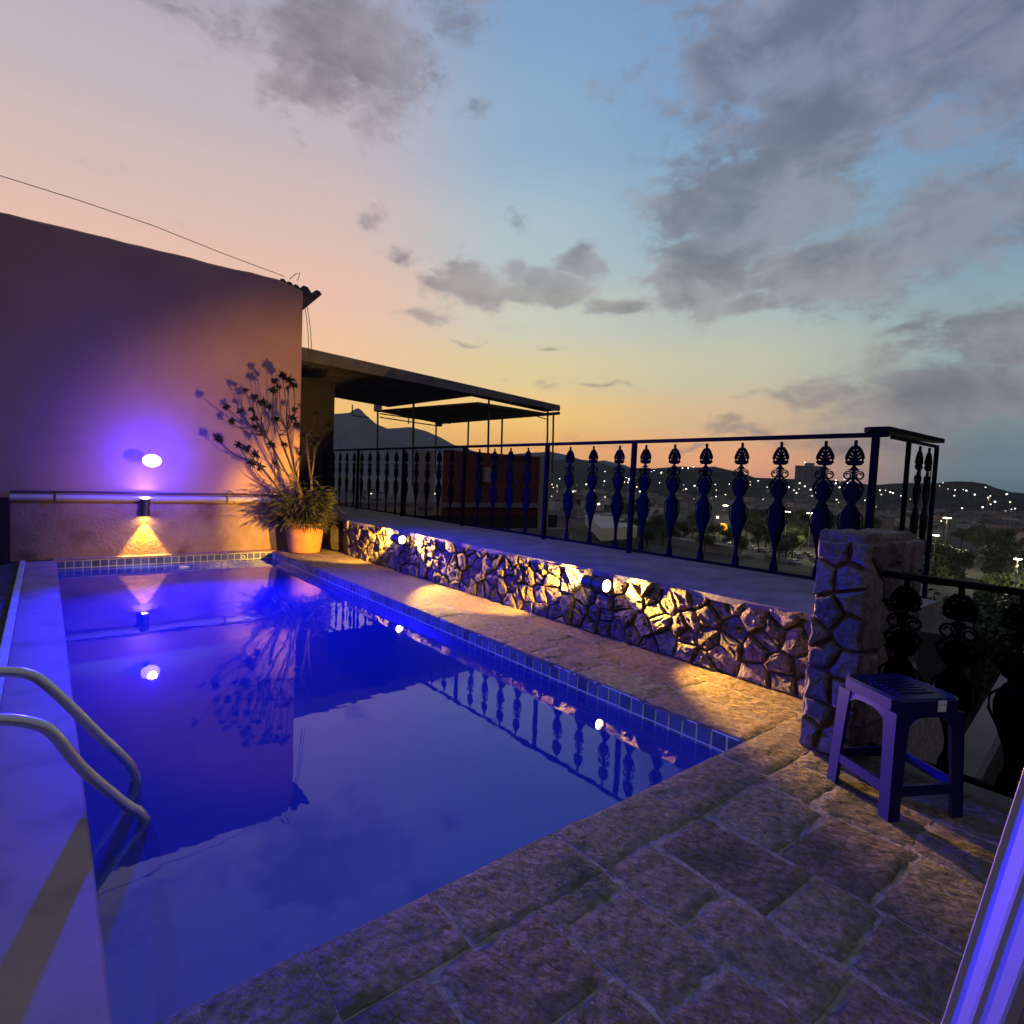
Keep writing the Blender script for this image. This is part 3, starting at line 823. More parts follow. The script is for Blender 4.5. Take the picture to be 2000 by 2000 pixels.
# ------------------------------------------------------------------ lamps
def spot(name, loc, direction, power, half, col, parent, blend=.12, radius=.012):
    l = bpy.data.lights.new(name, 'SPOT'); l.energy = power; l.color = col; l.spot_size = 2*half; l.spot_blend = blend; l.shadow_soft_size = radius
    o = bpy.data.objects.new(name, l); COL.objects.link(o); o.parent = parent; o.location = loc
    o.rotation_euler = Vector(direction).to_track_quat('-Z', 'Y').to_euler()
    return o
def point(name, loc, power, col, parent, radius=.05):
    l = bpy.data.lights.new(name, 'POINT'); l.energy = power; l.color = col; l.shadow_soft_size = radius
    o = bpy.data.objects.new(name, l); COL.objects.link(o); o.parent = parent; o.location = loc
    return o
def double_lamp(label, loc, axis, arm, power):
    """tubular fitting that shines out of both ends; axis is a unit vector, arm points back to the wall"""
    t = thing('wall_lamp', label, 'lamp', loc, group='tubular lamps shining out of both ends')
    q = Vector(axis).to_track_quat('Z', 'Y')
    def put(name, b, m_, par=t):
        b.v = [tuple(q @ Vector(p)) for p in b.v]
        return b.build(name, m_, par, smooth=True)
    put('housing', MB().lathe([(.05, -.09), (.05, -.12), (.057, -.12), (.057, -.02), (.05, -.018), (.05, .018), (.057, .02), (.057, .12), (.05, .12), (.05, .09)], 20, cap=True), MT['lampbody'])
    for s in (-1, 1):
        put('lens', MB().lathe([(.0495, s*.092), (.045, s*.104), (.026, s*.112), (.001, s*.114)], 20, cap=False), MT['lens_warm'])
        d = Vector(axis)*s
        if power*s > 0 or axis[2] == 0 or s < 0: spot('lamp_light', d*.125, d, power if not (axis[2] and s > 0) else power*.02, rad(32.5), WARM, t, blend=.45)
    b = MB(); a = Vector(arm); e = a.length
    b.tube([(0, 0, 0), a], .014, 8); b.build('bracket', MT['lampbody'], t)
    return t
double_lamp('warm lamp glaring on the far part of the rubble wall', (XW-.095, 6.78, .455), (0, 1, 0), (.095, 0, 0), 850)
double_lamp('warm lamp lighting the rubble wall to both sides, nearest the stool', (XW-.095, 3.284, .455), (0, 1, 0), (.095, 0, 0), 850)
t = double_lamp('warm lamp on the house wall throwing a cone down to the pool edge', (1.10, YH-.145, .68), (0, 0, 1), (0, .145, 0), 220)

fl = thing('flood_light', 'glaring blue flood light on an added arm off the house wall', 'lamp', (1.145, YH, 1.335))
b = MB(); b.tube([(0, 0, -.0), (0, -.16, 0), (0, -.30, 0)], .014, 8); b.build('bracket', MT['lampbody'], fl)  # arm added to hold the globe off the wall for its blue halo
b = MB(); b.lathe([(.05, 0), (.05, .01)], 16); b.v = [(x, -z, y) for x, y, z in b.v]; b.build('wall_plate', MT['lampbody'], fl)
b = MB(); b.lathe([(.03, 0), (.045, .01), (.045, .05), (.03, .06)], 16); b.v = [(x, -.24-z, y) for x, y, z in b.v]; b.build('socket', MT['lampbody'], fl, smooth=True)
b = MB(); b.lathe([(.03, .058), (.06, .07), (.092, .105), (.10, .15), (.085, .20), (.05, .235), (.002, .25)], 20, cap=False); b.v = [(x*1.15, -.24-z, y*.9) for x, y, z in b.v]; b.build('globe', MT['lens_blue'], fl, smooth=True)
spot('flood_beam', (0, -.55, 0), (.12, -1, .02), 5500, rad(56), BLUE, fl, blend=1., radius=.06)

# ------------------------------------------------------------------ potted shrub
pp = thing('potted_plant', 'tall straggly shrub in a terracotta pot at the house corner', 'plant', (3.2, 9.12, .0))
b = MB(); b.lathe([(.20, 0), (.235, .02), (.262, .2), (.285, .40), (.30, .41), (.305, .47), (.285, .475), (.265, .46), (.26, .42)], 28); b.build('pot', MT['terracotta'], pp, smooth=True)
b = MB(); b.lathe([(.255, .44), (.1, .455), (.002, .46)], 16, cap=False); b.build('soil', MT['soil'], pp)
rn3 = random.Random(17)
def leafquad(b, p, d, l, w, up=None):
    d = d.normalized(); s = d.cross(Vector((rn3.uniform(-1, 1), rn3.uniform(-1, 1), rn3.uniform(.2, 1)))).normalized()
    nrm = s.cross(d)
    a = p; m1 = p+d*l*.45+s*w*.5+nrm*l*.06; m2 = p+d*l*.45-s*w*.5+nrm*l*.06; e = p+d*l-nrm*l*.12
    b.add([a, m1, e, m2], [(0, 1, 2, 3)])
def rosette(b, p, r, n):
    for k in range(n):
        d = Vector((rn3.gauss(0, 1), rn3.gauss(0, 1), rn3.gauss(.15, .8)))
        if d.length < .1: continue
        leafquad(b, p, d, r*rn3.uniform(.5, 1.15), r*.24)
leaves = MB()
# stems aimed at heads seen in the photograph (pixel x, pixel y)
heads = [(480, 762), (497, 775), (513, 787), (524, 794), (533, 762), (552, 735), (566, 742), (562, 758), (574, 752), (536, 744), (442, 795), (452, 823), (492, 800), (497, 817), (498, 834), (425, 857), (466, 870), (482, 876), (500, 888), (490, 905), (508, 912), (530, 870), (536, 905), (556, 868), (588, 886), (576, 800), (572, 818), (580, 830), (616, 807), (642, 832), (620, 857), (614, 866), (592, 850), (538, 820), (515, 845), (604, 900), (545, 755), (470, 803)]
trunks = []
for k, (bx, by) in enumerate(((520, 850), (545, 850), (560, 842), (598, 850), (505, 905))):
    yy = 9.12+rn3.uniform(-.18, .15)
    e = at(bx, by, y=yy) - Vector((3.2, 9.12, 0))
    s = Vector((rn3.uniform(-.12, .12), rn3.uniform(-.1, .1), .44))
    mid = s.lerp(e, .5)+Vector((.05, 0, 0))
    trunks.append((s, mid, e))
    b = MB(); b.tube([s, s.lerp(mid, .5)+Vector((.02, 0, .01)), mid, mid.lerp(e, .5)+Vector((-.01, 0, .01)), e], [.022, .02, .018, .015, .012], 7); b.build('stem', MT['stem'], pp, smooth=True)
for k, (hx_, hy_) in enumerate(heads):
    yy = 9.12+rn3.uniform(-.3, .2)
    e = at(hx_, hy_, y=yy) - Vector((3.2, 9.12, 0))
    best = min(trunks, key=lambda t: (t[2]-e).length if t[2].z < e.z+.2 else (t[1]-e).length)
    s = best[2] if best[2].z < e.z-.02 else best[1]
    if s.z > e.z: s = best[0].lerp(best[1], .8)
    m1 = s.lerp(e, .5)+Vector((rn3.uniform(-.06, .06), rn3.uniform(-.05, .05), -.07))
    b = MB(); b.tube([s, s.lerp(m1, .6), m1, m1.lerp(e, .6)+Vector((0, 0, -.015)), e], [.010, .009, .008, .006, .005], 5); b.build('branch', MT['stem'], pp, smooth=True)
    rosette(leaves, e, rn3.uniform(.06, .11), 48)
leaves.build('leaf_heads', MT['leafdark'], pp)['kind'] = 'stuff'
bush = MB()
for k in range(2200):
    a = rn3.uniform(0, 2*math.pi); r = abs(rn3.gauss(.18, .14)); z = .48+abs(rn3.gauss(.14, .17))
    p = Vector((math.cos(a)*r*1.05-.06, math.sin(a)*r*.8, z))
    d = Vector((math.cos(a), math.sin(a), rn3.uniform(-.9, .6)))
    leafquad(bush, p, d, rn3.uniform(.1, .22), rn3.uniform(.012, .028))
for k in range(220):
    a = rn3.uniform(0, 2*math.pi)
    p = Vector((.20+math.cos(a)*.1, math.sin(a)*.1-.05, rn3.uniform(.62, 1.0)))
    leafquad(bush, p, Vector((math.cos(a), math.sin(a), rn3.uniform(-.7, .2))), rn3.uniform(.1, .17), .035)
for k in range(150):
    a = rn3.uniform(0, 2*math.pi)
    p = Vector((math.cos(a)*.27, math.sin(a)*.27, .5))
    leafquad(bush, p, Vector((math.cos(a)*.7, math.sin(a)*.7, rn3.uniform(-1.4, -.3))), rn3.uniform(.12, .26), .016)
bush.build('foliage', MT['leafdark'], pp)['kind'] = 'stuff'

# ------------------------------------------------------------------ pool ladder
lad = thing('pool_ladder', 'bent steel pool ladder rails entering the water', 'ladder', (0, 0, 0))
def smoothpath(p, n=4):
    p = [Vector(q) for q in p]; o = []
    for i in range(len(p)-1):
        a, b, c, d = p[max(i-1, 0)], p[i], p[i+1], p[min(i+2, len(p)-1)]
        for k in range(n):
            t = k/n
            o.append(.5*((2*b)+(c-a)*t+(2*a-5*b+4*c-d)*t*t+(3*b-a-3*c+d)*t*t*t))
    o.append(p[-1]); return o
r1 = [(-.42, 2.821, -.01), (-.425, 2.821, .2), (-.40, 2.821, .37), (-.32, 2.821, .47), (-.22, 2.821, .505), (-.128, 2.821, .504), (-.041, 2.821, .476), (.02, 2.821, .41), (.084, 2.821, .319), (.184, 2.821, .169), (.263, 2.821, .059), (.294, 2.821, -.008), (.305, 2.821, -.089), (.322, 2.821, -.185), (.35, 2.821, -.6), (.37, 2.821, -1.2)]
r2 = [(-.42, 2.503, -.01), (-.425, 2.503, .17), (-.40, 2.503, .32), (-.31, 2.503, .41), (-.21, 2.503, .435), (-.115, 2.503, .433), (-.017, 2.503, .392), (.032, 2.503, .335), (.103, 2.503, .205), (.226, 2.503, .036), (.282, 2.503, -.026), (.311, 2.503, -.107), (.33, 2.503, -.185), (.37, 2.503, -.492), (.389, 2.503, -.671), (.41, 2.503, -1.2)]
def slide(r, y):
    k = y/r[0][1]
    return [(x*k, y, CAMH-(CAMH-z)*k) for x, _, z in r]
r1 = [(-.45, 3.0, -.01), (-.455, 3.0, .17)]+slide(r1, 3.0)[3:14]+[(.40, 3.0, -.7), (.42, 3.0, -1.3)]
r2 = [(-.45, 2.64, -.01), (-.455, 2.64, .15)]+slide(r2, 2.64)[3:14]+[(.41, 2.64, -.7), (.43, 2.64, -1.3)]
for r in (r1, r2):
    b = MB(); b.tube(smoothpath(r), .0205, 14); b.build('rail', MT['steel'], lad, smooth=True)
for z in (-.55, -.85, -1.1):
    b = MB(); x = .36-.04*(z+.5); b.box(x-.0, x+.08, 2.66, 2.98, z-.012, z+.012, .004); b.build('step', MT['steel'], lad)
for yy, fx in ((3.0, -.45), (2.64, -.45)):
    b = MB(); b.lathe([(.045, 0), (.045, .008), (.028, .018)], 16, (fx, yy, -.012)); b.build('flange', MT['steel'], lad, smooth=True)

# ------------------------------------------------------------------ plastic stool
stc = Vector((2.845, .832, 0)); sang = math.atan2(.605-.75, 2.879-2.622)
stool = thing('plastic_stool', 'dark navy plastic stool with price sticker standing by the pillar', 'stool', stc, sang)
SH, ht, hb = .49, .152, .170
def lerp2(z): return hb+(ht-hb)*(z/SH)
b = MB()
def sq(h, z, c=.03): return [(-h+c, -h, z), (h-c, -h, z), (h, -h+c, z), (h, h-c, z), (h-c, h, z), (-h+c, h, z), (-h, h-c, z), (-h, -h+c, z)]
b.rings([sq(ht+.004, SH-.055, .03), sq(ht+.004, SH-.01, .03), sq(ht-.006, SH, .03), sq(ht-.03, SH-.004, .03)])
b.build('seat', MT['plastic'], stool, smooth=True)
for k in range(6):
    b = MB(); b.box(-.08, .08, -.075+k*.03-.007, -.075+k*.03+.007, SH-.0035, SH+.0015); b.build('seat_rib', MT['plastic'], stool)
for sx in (-1, 1):
    for sy in (-1, 1):
        b = MB()
        rows = []
        for z in (0, .12, .3, SH-.056):
            h = lerp2(z)+.004; w = .052+.018*(z/SH)**2; t_ = .014
            o = [(h, h-0), (h-w, h), (h-w, h-t_), (h-t_-.006, h-t_-.006), (h-t_, h-w), (h, h-w)]
            rows.append([(sx*x, sy*y, z) for x, y in (o if sx*sy > 0 else o[::-1])])
        b.rings(rows); b.build('leg', MT['plastic'], stool)
for side_ in range(4):
    a = side_*math.pi/2
    b = MB(); z0, z1 = .10, .142; h0 = lerp2(.12)+.003
    b.box(-h0+.045, h0-.045, -h0, -h0+.012, z0, z1)
    b.v = [(x*math.cos(a)-y*math.sin(a), x*math.sin(a)+y*math.cos(a), z) for x, y, z in b.v]; b.build('brace', MT['plastic'], stool)
    # arched apron under the seat
    b = MB(); h1 = lerp2(.43)+.003; n = 10
    top = [(-h1+.05+(2*h1-.1)*i/n) for i in range(n+1)]
    vs = []; fs = []
    for i, x in enumerate(top):
        e = abs(2*i/n-1); zb_ = SH-.075-.055*e**4
        hh_ = lerp2(zb_)+.002
        vs += [(x, -ht-.002, SH-.05), (x, -hh_, zb_), (x, -hh_+.010, zb_), (x, -ht+.010, SH-.05)]
    for i in range(n):
        for k in range(4): fs.append((i*4+k, i*4+(k+1) % 4, (i+1)*4+(k+1) % 4, (i+1)*4+k))
    fs += [(3, 2, 1, 0), tuple(n*4+k for k in range(4))]
    b.add(vs, fs); b.v = [(x*math.cos(a)-y*math.sin(a), x*math.sin(a)+y*math.cos(a), z) for x, y, z in b.v]; b.build('apron', MT['plastic'], stool)
b = MB(); b.box(.030, .068, -ht-.0068, -ht-.0052, SH-.052, SH-.006); s_ = b.build('price_sticker', MT['sticker'], stool)
b = MB(); b.box(.033, .065, -ht-.0074, -ht-.0069, SH-.026, SH-.023); b.box(.033, .06, -ht-.0074, -ht-.0069, SH-.019, SH-.0175); b.build('print', MT['print_'], s_)

# ------------------------------------------------------------------ white plastic table (only one splayed leg reaches into the picture)
pa = at(1902, 2000, z=.12); pb = at(2054, 1560, z=.60)
tb = thing('plastic_table', 'white moulded plastic table whose splayed ribbed leg shows beside the stool', 'table', (0, 0, 0))
d = (pb-pa).normalized()
foot = pa-d*((pa.z)/d.z); knee = pa+d*((.70-pa.z)/d.z)
view = (Vector((0, 0, CAMH))-pa).normalized()
nv = view*1.0+Vector((0, 1, 0))*.85; nv = (nv-d*nv.dot(d)).normalized(); wv = d.cross(nv).normalized()
def leg_mesh(f, k_, wv, nv, w0=.056, w1=.078):
    b = MB(); rows = []
    for t in (0, .25, .5, .75, 1.):
        p = f.lerp(k_, t); w = w0+(w1-w0)*t
        o = [(-w, -.018), (-w, .012), (-w+.006, .015), (-w+.012, .006), (-.008, .005), (-.003, .011), (.005, .010), (.010, .003), (w-.012, .0), (w-.006, .006), (w, .003), (w, -.024), (0, -.018)]
        rows.append([p+wv*a+nv*c for a, c in o])
    b.rings(rows); return b
leg_mesh(foot, knee, wv, nv).build('leg', MT['whiteplastic'], tb)
TX, TY = .72, .72
for (i_, j_) in ((TX, 0), (0, -TY), (TX, -TY)):
    kn = knee+Vector((i_, j_, 0)); ft = foot+Vector((i_, j_, 0))
    if i_: ft.x = kn.x+(knee.x-foot.x)
    if j_: ft.y = kn.y-(foot.y-knee.y)
    leg_mesh(ft, kn, wv, nv).build('leg', MT['whiteplastic'], tb)
b = MB(); b.box(knee.x-.10, knee.x+TX+.10, knee.y-TY-.08, knee.y+.05, .701, .735, .012); b.build('table_top', MT['whiteplastic'], tb)
b = MB(); b.box(knee.x-.06, knee.x+TX+.06, knee.y-TY-.04, knee.y+.02, .64, .70); b.build('apron', MT['whiteplastic'], tb)

# ------------------------------------------------------------------ neighbour's canopy and terrace
can = thing('canopy', "neighbour's flat concrete canopy on thin posts beyond the house", 'canopy', (0, 0, 0))
cA, cB = at(570, 676, y=12.6), at(1090, 793, y=12.6)
cBb = at(1000, 812, y=15.6); 
def slab(p, q, r, s, th):
    b = MB(); dn = Vector((0, 0, th))
    b.rings([[p-dn, q-dn, r-dn, s-dn], [p, q, r, s]]); return b
def rz_(x): return cA.z+(cB.z-cA.z)*(x-cA.x)/(cB.x-cA.x)
def rp(x, y): return Vector((x, y, rz_(x)-.002))
slab(rp(cA.x, 12.6), rp(9.1, 12.6), rp(8.95, 17.8), rp(cA.x, 17.8), .13).build('roof', MT['concrete'], can)
slab(rp(9.1, 12.6), rp(cB.x, 12.6), rp(cB.x, 13.2), rp(9.1, 13.2), .13).build('roof', MT['concrete'], can)
b = MB(); dn = Vector((0, 0, .27)); up = Vector((0, 0, .012)); f1 = Vector((0, -.09, 0)); f0 = Vector((0, -.002, 0))
b.rings([[cA+f1-dn, cA+f0-dn, cA+f0+up, cA+f1+up], [cB+f1-dn*.55, cB+f0-dn*.55, cB+f0+up, cB+f1+up]]); b.build('fascia', MT['concrete'], can)
# second, lower sheet behind with a gap of sky
q0, q1, q2, q3 = Vector((9.0, 12.75, 3.3)), Vector((11.7, 13.0, 3.3)), Vector((11.5, 18.7, 3.3)), Vector((8.3, 17.1, 3.3))
slab(q0, q1, q2, q3, .07).build('roof_sheet', MT['concrete'], can)
b = MB(); b.tube([at(862, 826, y=19), at(1092, 807, y=12.75)], .05, 6); b.build('beam', MT['metalpost'], can)
for (px, ytop, yb, yy) in ((738, 800, 925, 19.), (808, 775, 950, 14.), (852, 824, 925, 19.), (915, 822, 905, 17.5), (955, 775, 905, 12.9), (981, 815, 905, 15.6), (1070, 800, 925, 12.95), (1081, 806, 925, 12.75), (880, 800, 828, 16)):
    b = MB(); b.tube([at(px, ytop, y=yy), at(px-2, yb, y=yy)], .028 if yy < 13 else .032, 6); b.build('post', MT['metalpost'], can)
for (a, c) in (((742, 808), (858, 824)), ((742, 815), (855, 832)), ((688, 790), (688, 812)), ((688, 812), (720, 815)), ((798, 810), (798, 828)), ((1045, 812), (1068, 819))):
    b = MB(); b.tube([at(*a, y=18.8), at(*c, y=18.8)], .022, 5); b.build('rod', MT['metalpost'], can)
for (px, py) in ((738, 797), (857, 826)):
    p = at(px, py, y=18.7); b = MB(); b.box(p.x-.12, p.x+.12, p.y-.1, p.y+.1, p.z-.13, p.z+.13, .03); b.build('junction_box', MT['whitewall'], can)

nb = thing('neighbour_house', "neighbour's dark terrace house with red parapet below the canopy", 'house', (0, 0, 0))
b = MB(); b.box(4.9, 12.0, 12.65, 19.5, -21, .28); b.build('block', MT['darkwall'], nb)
wl = at(655, 900, y=12.62)
b = MB(); b.box(3.9, wl.x, 12.75, 13.0, -2, 3.3); b.build('dark_pier', MT['darkwall'], nb)
pa_, pb_ = at(868, 893, y=12.8), at(1056, 893, y=12.8)
b = MB(); b.box(pa_.x, pb_.x-.16, 12.66, 12.86, .281, pb_.z); b.build('red_parapet', MT['redwall'], nb)
b = MB(); b.box(pb_.x-.159, pb_.x+.25, 12.62, 12.9, -1.2, pb_.z+.03); b.build('end_pier', MT['paleplaster'], nb)
b = MB(); p = at(826, 880, y=12.8); b.box(p.x-.18, p.x+.25, 12.64, 12.88, .281, p.z); b.build('pier', MT['paleplaster'], nb)
b = MB(); b.box(5.2, pb_.x-.16, 12.5, 12.649, .5, .62); b.build('coping', MT['ledge'], nb)
b = MB(); p = at(950, 920, y=12.6); b.box(p.x-.08, p.x+.12, 12.54, 12.655, p.z-.3, p.z+.1); b.build('hatch', MT['paleplaster'], nb)
b = MB(); b.box(5.0, 12.1, 12.2, 12.649, -.3, -.1); b.build('lower_ledge', MT['ledge'], nb)
for (px, py) in ((740, 895), (782, 895), (830, 902)):
    pass

# ------------------------------------------------------------------ city
GZ = -20.5
def gp(px, py): return at(px, py, z=GZ)
def az_d(px, dist):
    v = ray(px, 950); k = dist/math.hypot(v.x, v.y); return Vector((v.x*k, v.y*k, GZ))
rnc = random.Random(77)

# street running below the terrace
def strip(name, pts, w, z, m_):
    b = MB(); rows = []
    P_ = [Vector(p) for p in pts]
    for i, p in enumerate(P_):
        t_ = (P_[min(i+1, len(P_)-1)]-P_[max(i-1, 0)]); t_.z = 0; t_.normalize(); s = Vector((t_.y, -t_.x, 0))
        rows.append([(p.x+s.x*w/2, p.y+s.y*w/2, z), (p.x-s.x*w/2, p.y-s.y*w/2, z)])
    n = len(rows); vs = [q for r in rows for q in r]
    b.add(vs, [(2*i, 2*i+1, 2*i+3, 2*i+2) for i in range(n-1)])
    return struct(b.build(name, m_))
strip('street', [gp(1180, 1010), gp(1260, 1040), gp(1360, 1068), gp(1500, 1088), gp(1640, 1108), gp(1820, 1140)], 16, GZ+.06, MT['asphalt'])
strip('street', [gp(1030, 1000), gp(1180, 1010)], 10, GZ+.05, MT['asphalt'])
strip('street', [gp(1700, 1022), gp(1850, 1020), gp(2050, 1018)], 9, GZ+.05, MT['asphalt'])
strip('street', [gp(1200, 972), gp(1420, 975), gp(1640, 985)], 9, GZ+.05, MT['asphalt'])

# trees
def tree_proto(name, seed, m_, h=8., r=3.4, n=1500, leaf=.5):
    rn = random.Random(seed)
    t = thing(name, 'x', 'tree')
    b = MB(); b.tube([(0, 0, -.3), (.1, 0, h*.2), (.0, .15, h*.4), (.2, .1, h*.65)], [.32, .24, .18, .08], 7)
    lobes = []
    for k in range(7):
        a = rn.uniform(0, 6.28); rr = rn.uniform(.25, .75)*r
        c = Vector((math.cos(a)*rr, math.sin(a)*rr, h*rn.uniform(.45, .85))); lobes.append((c, rn.uniform(.35, .55)*r))
        b.tube([(0, .1, h*.35), tuple(c*.6+Vector((0, 0, h*.15))), tuple(c)], [.12, .08, .03], 5)
    lobes.append((Vector((0, 0, h*.8)), r*.55))
    b.build('trunk', MT['bark'], t)
    cr = MB()
    for k in range(n):
        c, q = rn.choice(lobes)
        d = Vector((rn.gauss(0, 1), rn.gauss(0, 1), rn.gauss(0, .8))).normalized()
        p = c+d*q*rn.uniform(.55, 1.05)
        a = Vector((rn.gauss(0, 1), rn.gauss(0, 1), rn.gauss(0, 1))).normalized(); s = a.cross(d)
        if s.length < .1: continue
        s.normalize(); l = leaf*rn.uniform(.6, 1.3); w = l*.55
        u = (a*.7+d*.3).normalized()
        cr.add([p-u*l*.5, p+s*w*.5, p+u*l*.5, p-s*w*.5], [(0, 1, 2, 3)])
    cr.build('crown', m_, t)
    return t
tp = [tree_proto('tree', 1, MT['leaf']), tree_proto('tree', 2, MT['leaf'], 7, 3.8, 1500, .55), tree_proto('tree', 3, MT['leaf2'], 7, 3.2, 1500, .5)]
def plant_tree(kind, loc, s, label, group):
    o = copy_tree(tp[kind], loc, rnc.uniform(0, 6.28), scale=s)
    o['label'] = label; o['group'] = group if group else ''
    if not group: del o['group']
    return o
spots_t = []
# broad dark masses of park trees
for k in range(105):
    px = rnc.uniform(1690, 2050); dist = rnc.choice((rnc.uniform(75, 150), rnc.uniform(120, 330)))
    spots_t.append((az_d(px, dist), rnc.choice((0, 1)), rnc.uniform(.85, 1.5), 0))
for k in range(60):
    px = rnc.uniform(1440, 1720); dist = rnc.uniform(190, 420)
    spots_t.append((az_d(px, dist), rnc.choice((0, 1)), rnc.uniform(.9, 1.4), 1))
for k in range(26):
    px = rnc.uniform(1225, 1440); dist = rnc.uniform(200, 330)
    spots_t.append((az_d(px, dist), rnc.choice((0, 1)), rnc.uniform(.8, 1.2), 2))
for k in range(30):
    px = rnc.uniform(1060, 1300); dist = rnc.uniform(330, 700)
    spots_t.append((az_d(px, dist), rnc.choice((0, 1)), rnc.uniform(.8, 1.2), 3))
lamps_px = [(1415, 988, 300), (1537, 1000, 240), (1583, 1003, 230), (1850, 1012, 215), (1827, 1046, 165), (1988, 1092, 118)]
lamp_pos = [az_d(px, d_) for px, py, d_ in lamps_px]
TL = [('dark leafy tree in the park beyond the pillar and lower railing', 'dark park trees beyond the pillar'), ('dark leafy tree behind the parked cars, below the railing corner', 'dark trees behind the parked cars'), ('dark leafy tree around the orange tarp stall', 'dark trees around the orange stall'), ('small dark tree far off in the town below the dark hill', 'far town trees')]
for p, kd, s, li in spots_t:
    if min((p-q).length for q in lamp_pos) < 8 or (p-az_d(1828, 120)).length < 16: continue
    plant_tree(kd, p, s, *TL[li])
for (px, py, d_, s, lab) in ((1345, 1003, 262, 1.0, 'lime green lamplit tree left of the orange tarp'), (1395, 1004, 296, .7, 'small lamplit tree right beside the street lamp and orange tarp'), (1572, 1012, 236, .8, 'lamplit lime tree under the double street lamps'), (1545, 1035, 205, .95, 'rounded dim green tree in front of the car park'), (1815, 1090, 128, .8, 'bright lime lit shrub below the right street lamps'), (1842, 1094, 124, .7, 'lamplit shrub with pale leaves above the lower handrail'), (1955, 1055, 150, 1.0, 'olive lamplit tree beside the lamp at the right picture edge')):
    plant_tree(2, az_d(px, d_), s, lab, None)
for o in tp:
    for c in list(o.children): bpy.data.objects.remove(c)
    bpy.data.objects.remove(o)

# street lamps
def street_lamp(px, py, dist, label, light=0., double=False):
    v = ray(px, py); k = dist/math.hypot(v.x, v.y); top = Vector((v.x*k, v.y*k, CAMH+v.z*k))
    t = thing('street_lamp', label, 'street lamp', (top.x, top.y, GZ))
    h = top.z-GZ
    b = MB(); b.tube([(0, 0, 0), (0, 0, h*.5), (0, 0, h)], [.16, .13, .09], 7); b.build('pole', MT['pole'], t)
    s = dist/300
    for sx in ((-1, 1) if double else (1,)):
        b = MB(); b.tube([(0, 0, h-.1), (sx*.7*s, 0, h+.25*s)], .07, 5); b.build('arm', MT['pole'], t)
        b = MB(); b.lathe([(.1, .12), (.5, .05), (.62, -.12), (.2, -.2)], 10, (sx*.9*s, 0, h+.2*s)); b.v = [((x-sx*.9*s)*s*2.0+sx*.9*s, y*s*2.0, (z-h)*s+h) for x, y, z in b.v]; b.build('lamp_head', MT['lamphead'], t, smooth=True)
    if light: point('lamp_light', (.6*s, 0, h-.9), light, (1., .9, .55), t, .3)
    return t
labs = ['street lamp right of the orange tarp', 'street lamp seen between balusters near the car park', 'double street lamp nearest the railing corner', 'brightest street lamp over the park beyond the pillar', 'street lamp a little lower and left of the brightest park lamp', 'glaring twin street lamp by the right picture edge']
for (px, py, dd), lab, e, db in zip(lamps_px, labs, (16000, 9000, 9000, 22000, 0, 16000), (False, False, True, True, False, True)):
    street_lamp(px, py, dd, lab, e, db)
# farther lights of the town
rl = random.Random(5)
hm = MB(); hm.lathe([(.2, .5), (.6, .25), (.75, -.15), (.3, -.4)], 8); hme = hm.mesh('lamp_head'); hme.materials.append(MT['lampwhite'])
hme2 = hme.copy(); hme2.materials.clear(); hme2.materials.append(mat('warm_town_lamp', (.8, .7, .5), .5, emit=(1., .72, .36), estr=6.))
hme3 = hme.copy(); hme3.materials.clear(); hme3.materials.append(mat('dim_town_lamp', (.8, .8, .7), .5, emit=(1., .92, .74), estr=2.5))
pm = MB(); pm.tube([(0, 0, 0), (0, 0, 8.6)], .14, 5); pme = pm.mesh('pole'); pme.materials.append(MT['pole'])
def far_light(px, dist, z, s, label, group):
    p = az_d(px, dist); t = thing('street_lamp', label, 'street lamp', (p.x, p.y, z), group=group)
    link('pole', pme, None, t); o = link('lamp_head', rl.choice((hme, hme, hme2, hme3, hme3)), None, t, loc=(0, 0, 8.8)); o.scale = (s, s, s)
FL = [(1078, 946, 900), (1088, 951, 850), (1126, 947, 800), (1145, 946, 820), (1180, 940, 800), (1178, 948, 640), (1207, 931, 1200), (1211, 937, 800), (1222, 933, 1200), (1226, 942, 700), (1240, 933, 1200), (1288, 943, 700), (1310, 940, 720), (1356, 949, 620), (1374, 967, 480), (1180, 921, 1350), (1290, 923, 1420), (1331, 914, 1460), (1352, 912, 1460), (1342, 914, 1460), (1276, 919, 1440), (1270, 921, 1440), (1465, 941, 900), (1480, 939, 950), (1492, 975, 500), (1452, 976, 480), (1572, 938, 1000), (1632, 938, 1000), (1640, 941, 1000), (1648, 936, 1000), (1632, 944, 900), (1655, 943, 1000), (1668, 942, 1000), (1636, 976, 520), (1640, 952, 800), (1841, 943, 1150), (1852, 955, 1000), (1866, 957, 900), (1882, 956, 950), (1888, 958, 900), (1925, 952, 1100), (1813, 967, 700), (1822, 972, 640), (1932, 972, 640), (1946, 980, 560), (1938, 985, 520), (1923, 991, 480), (1883, 993, 470), (1968, 998, 430), (1813, 1000, 420), (1835, 949, 1100), (1780, 975, 620), (1400, 970, 520), (1418, 966, 560), (1340, 955, 560), (1250, 960, 540), (1160, 958, 560), (1120, 960, 560), (1040, 955, 500), (1010, 965, 400)]
rq = random.Random(31)
for k in range(64):
    px = rq.uniform(1045, 1990); dd = rq.uniform(330, 1150)
    FL.append((px, 871+.0435*px+(22-9)/dd*FPX-rq.uniform(0, 5), dd))
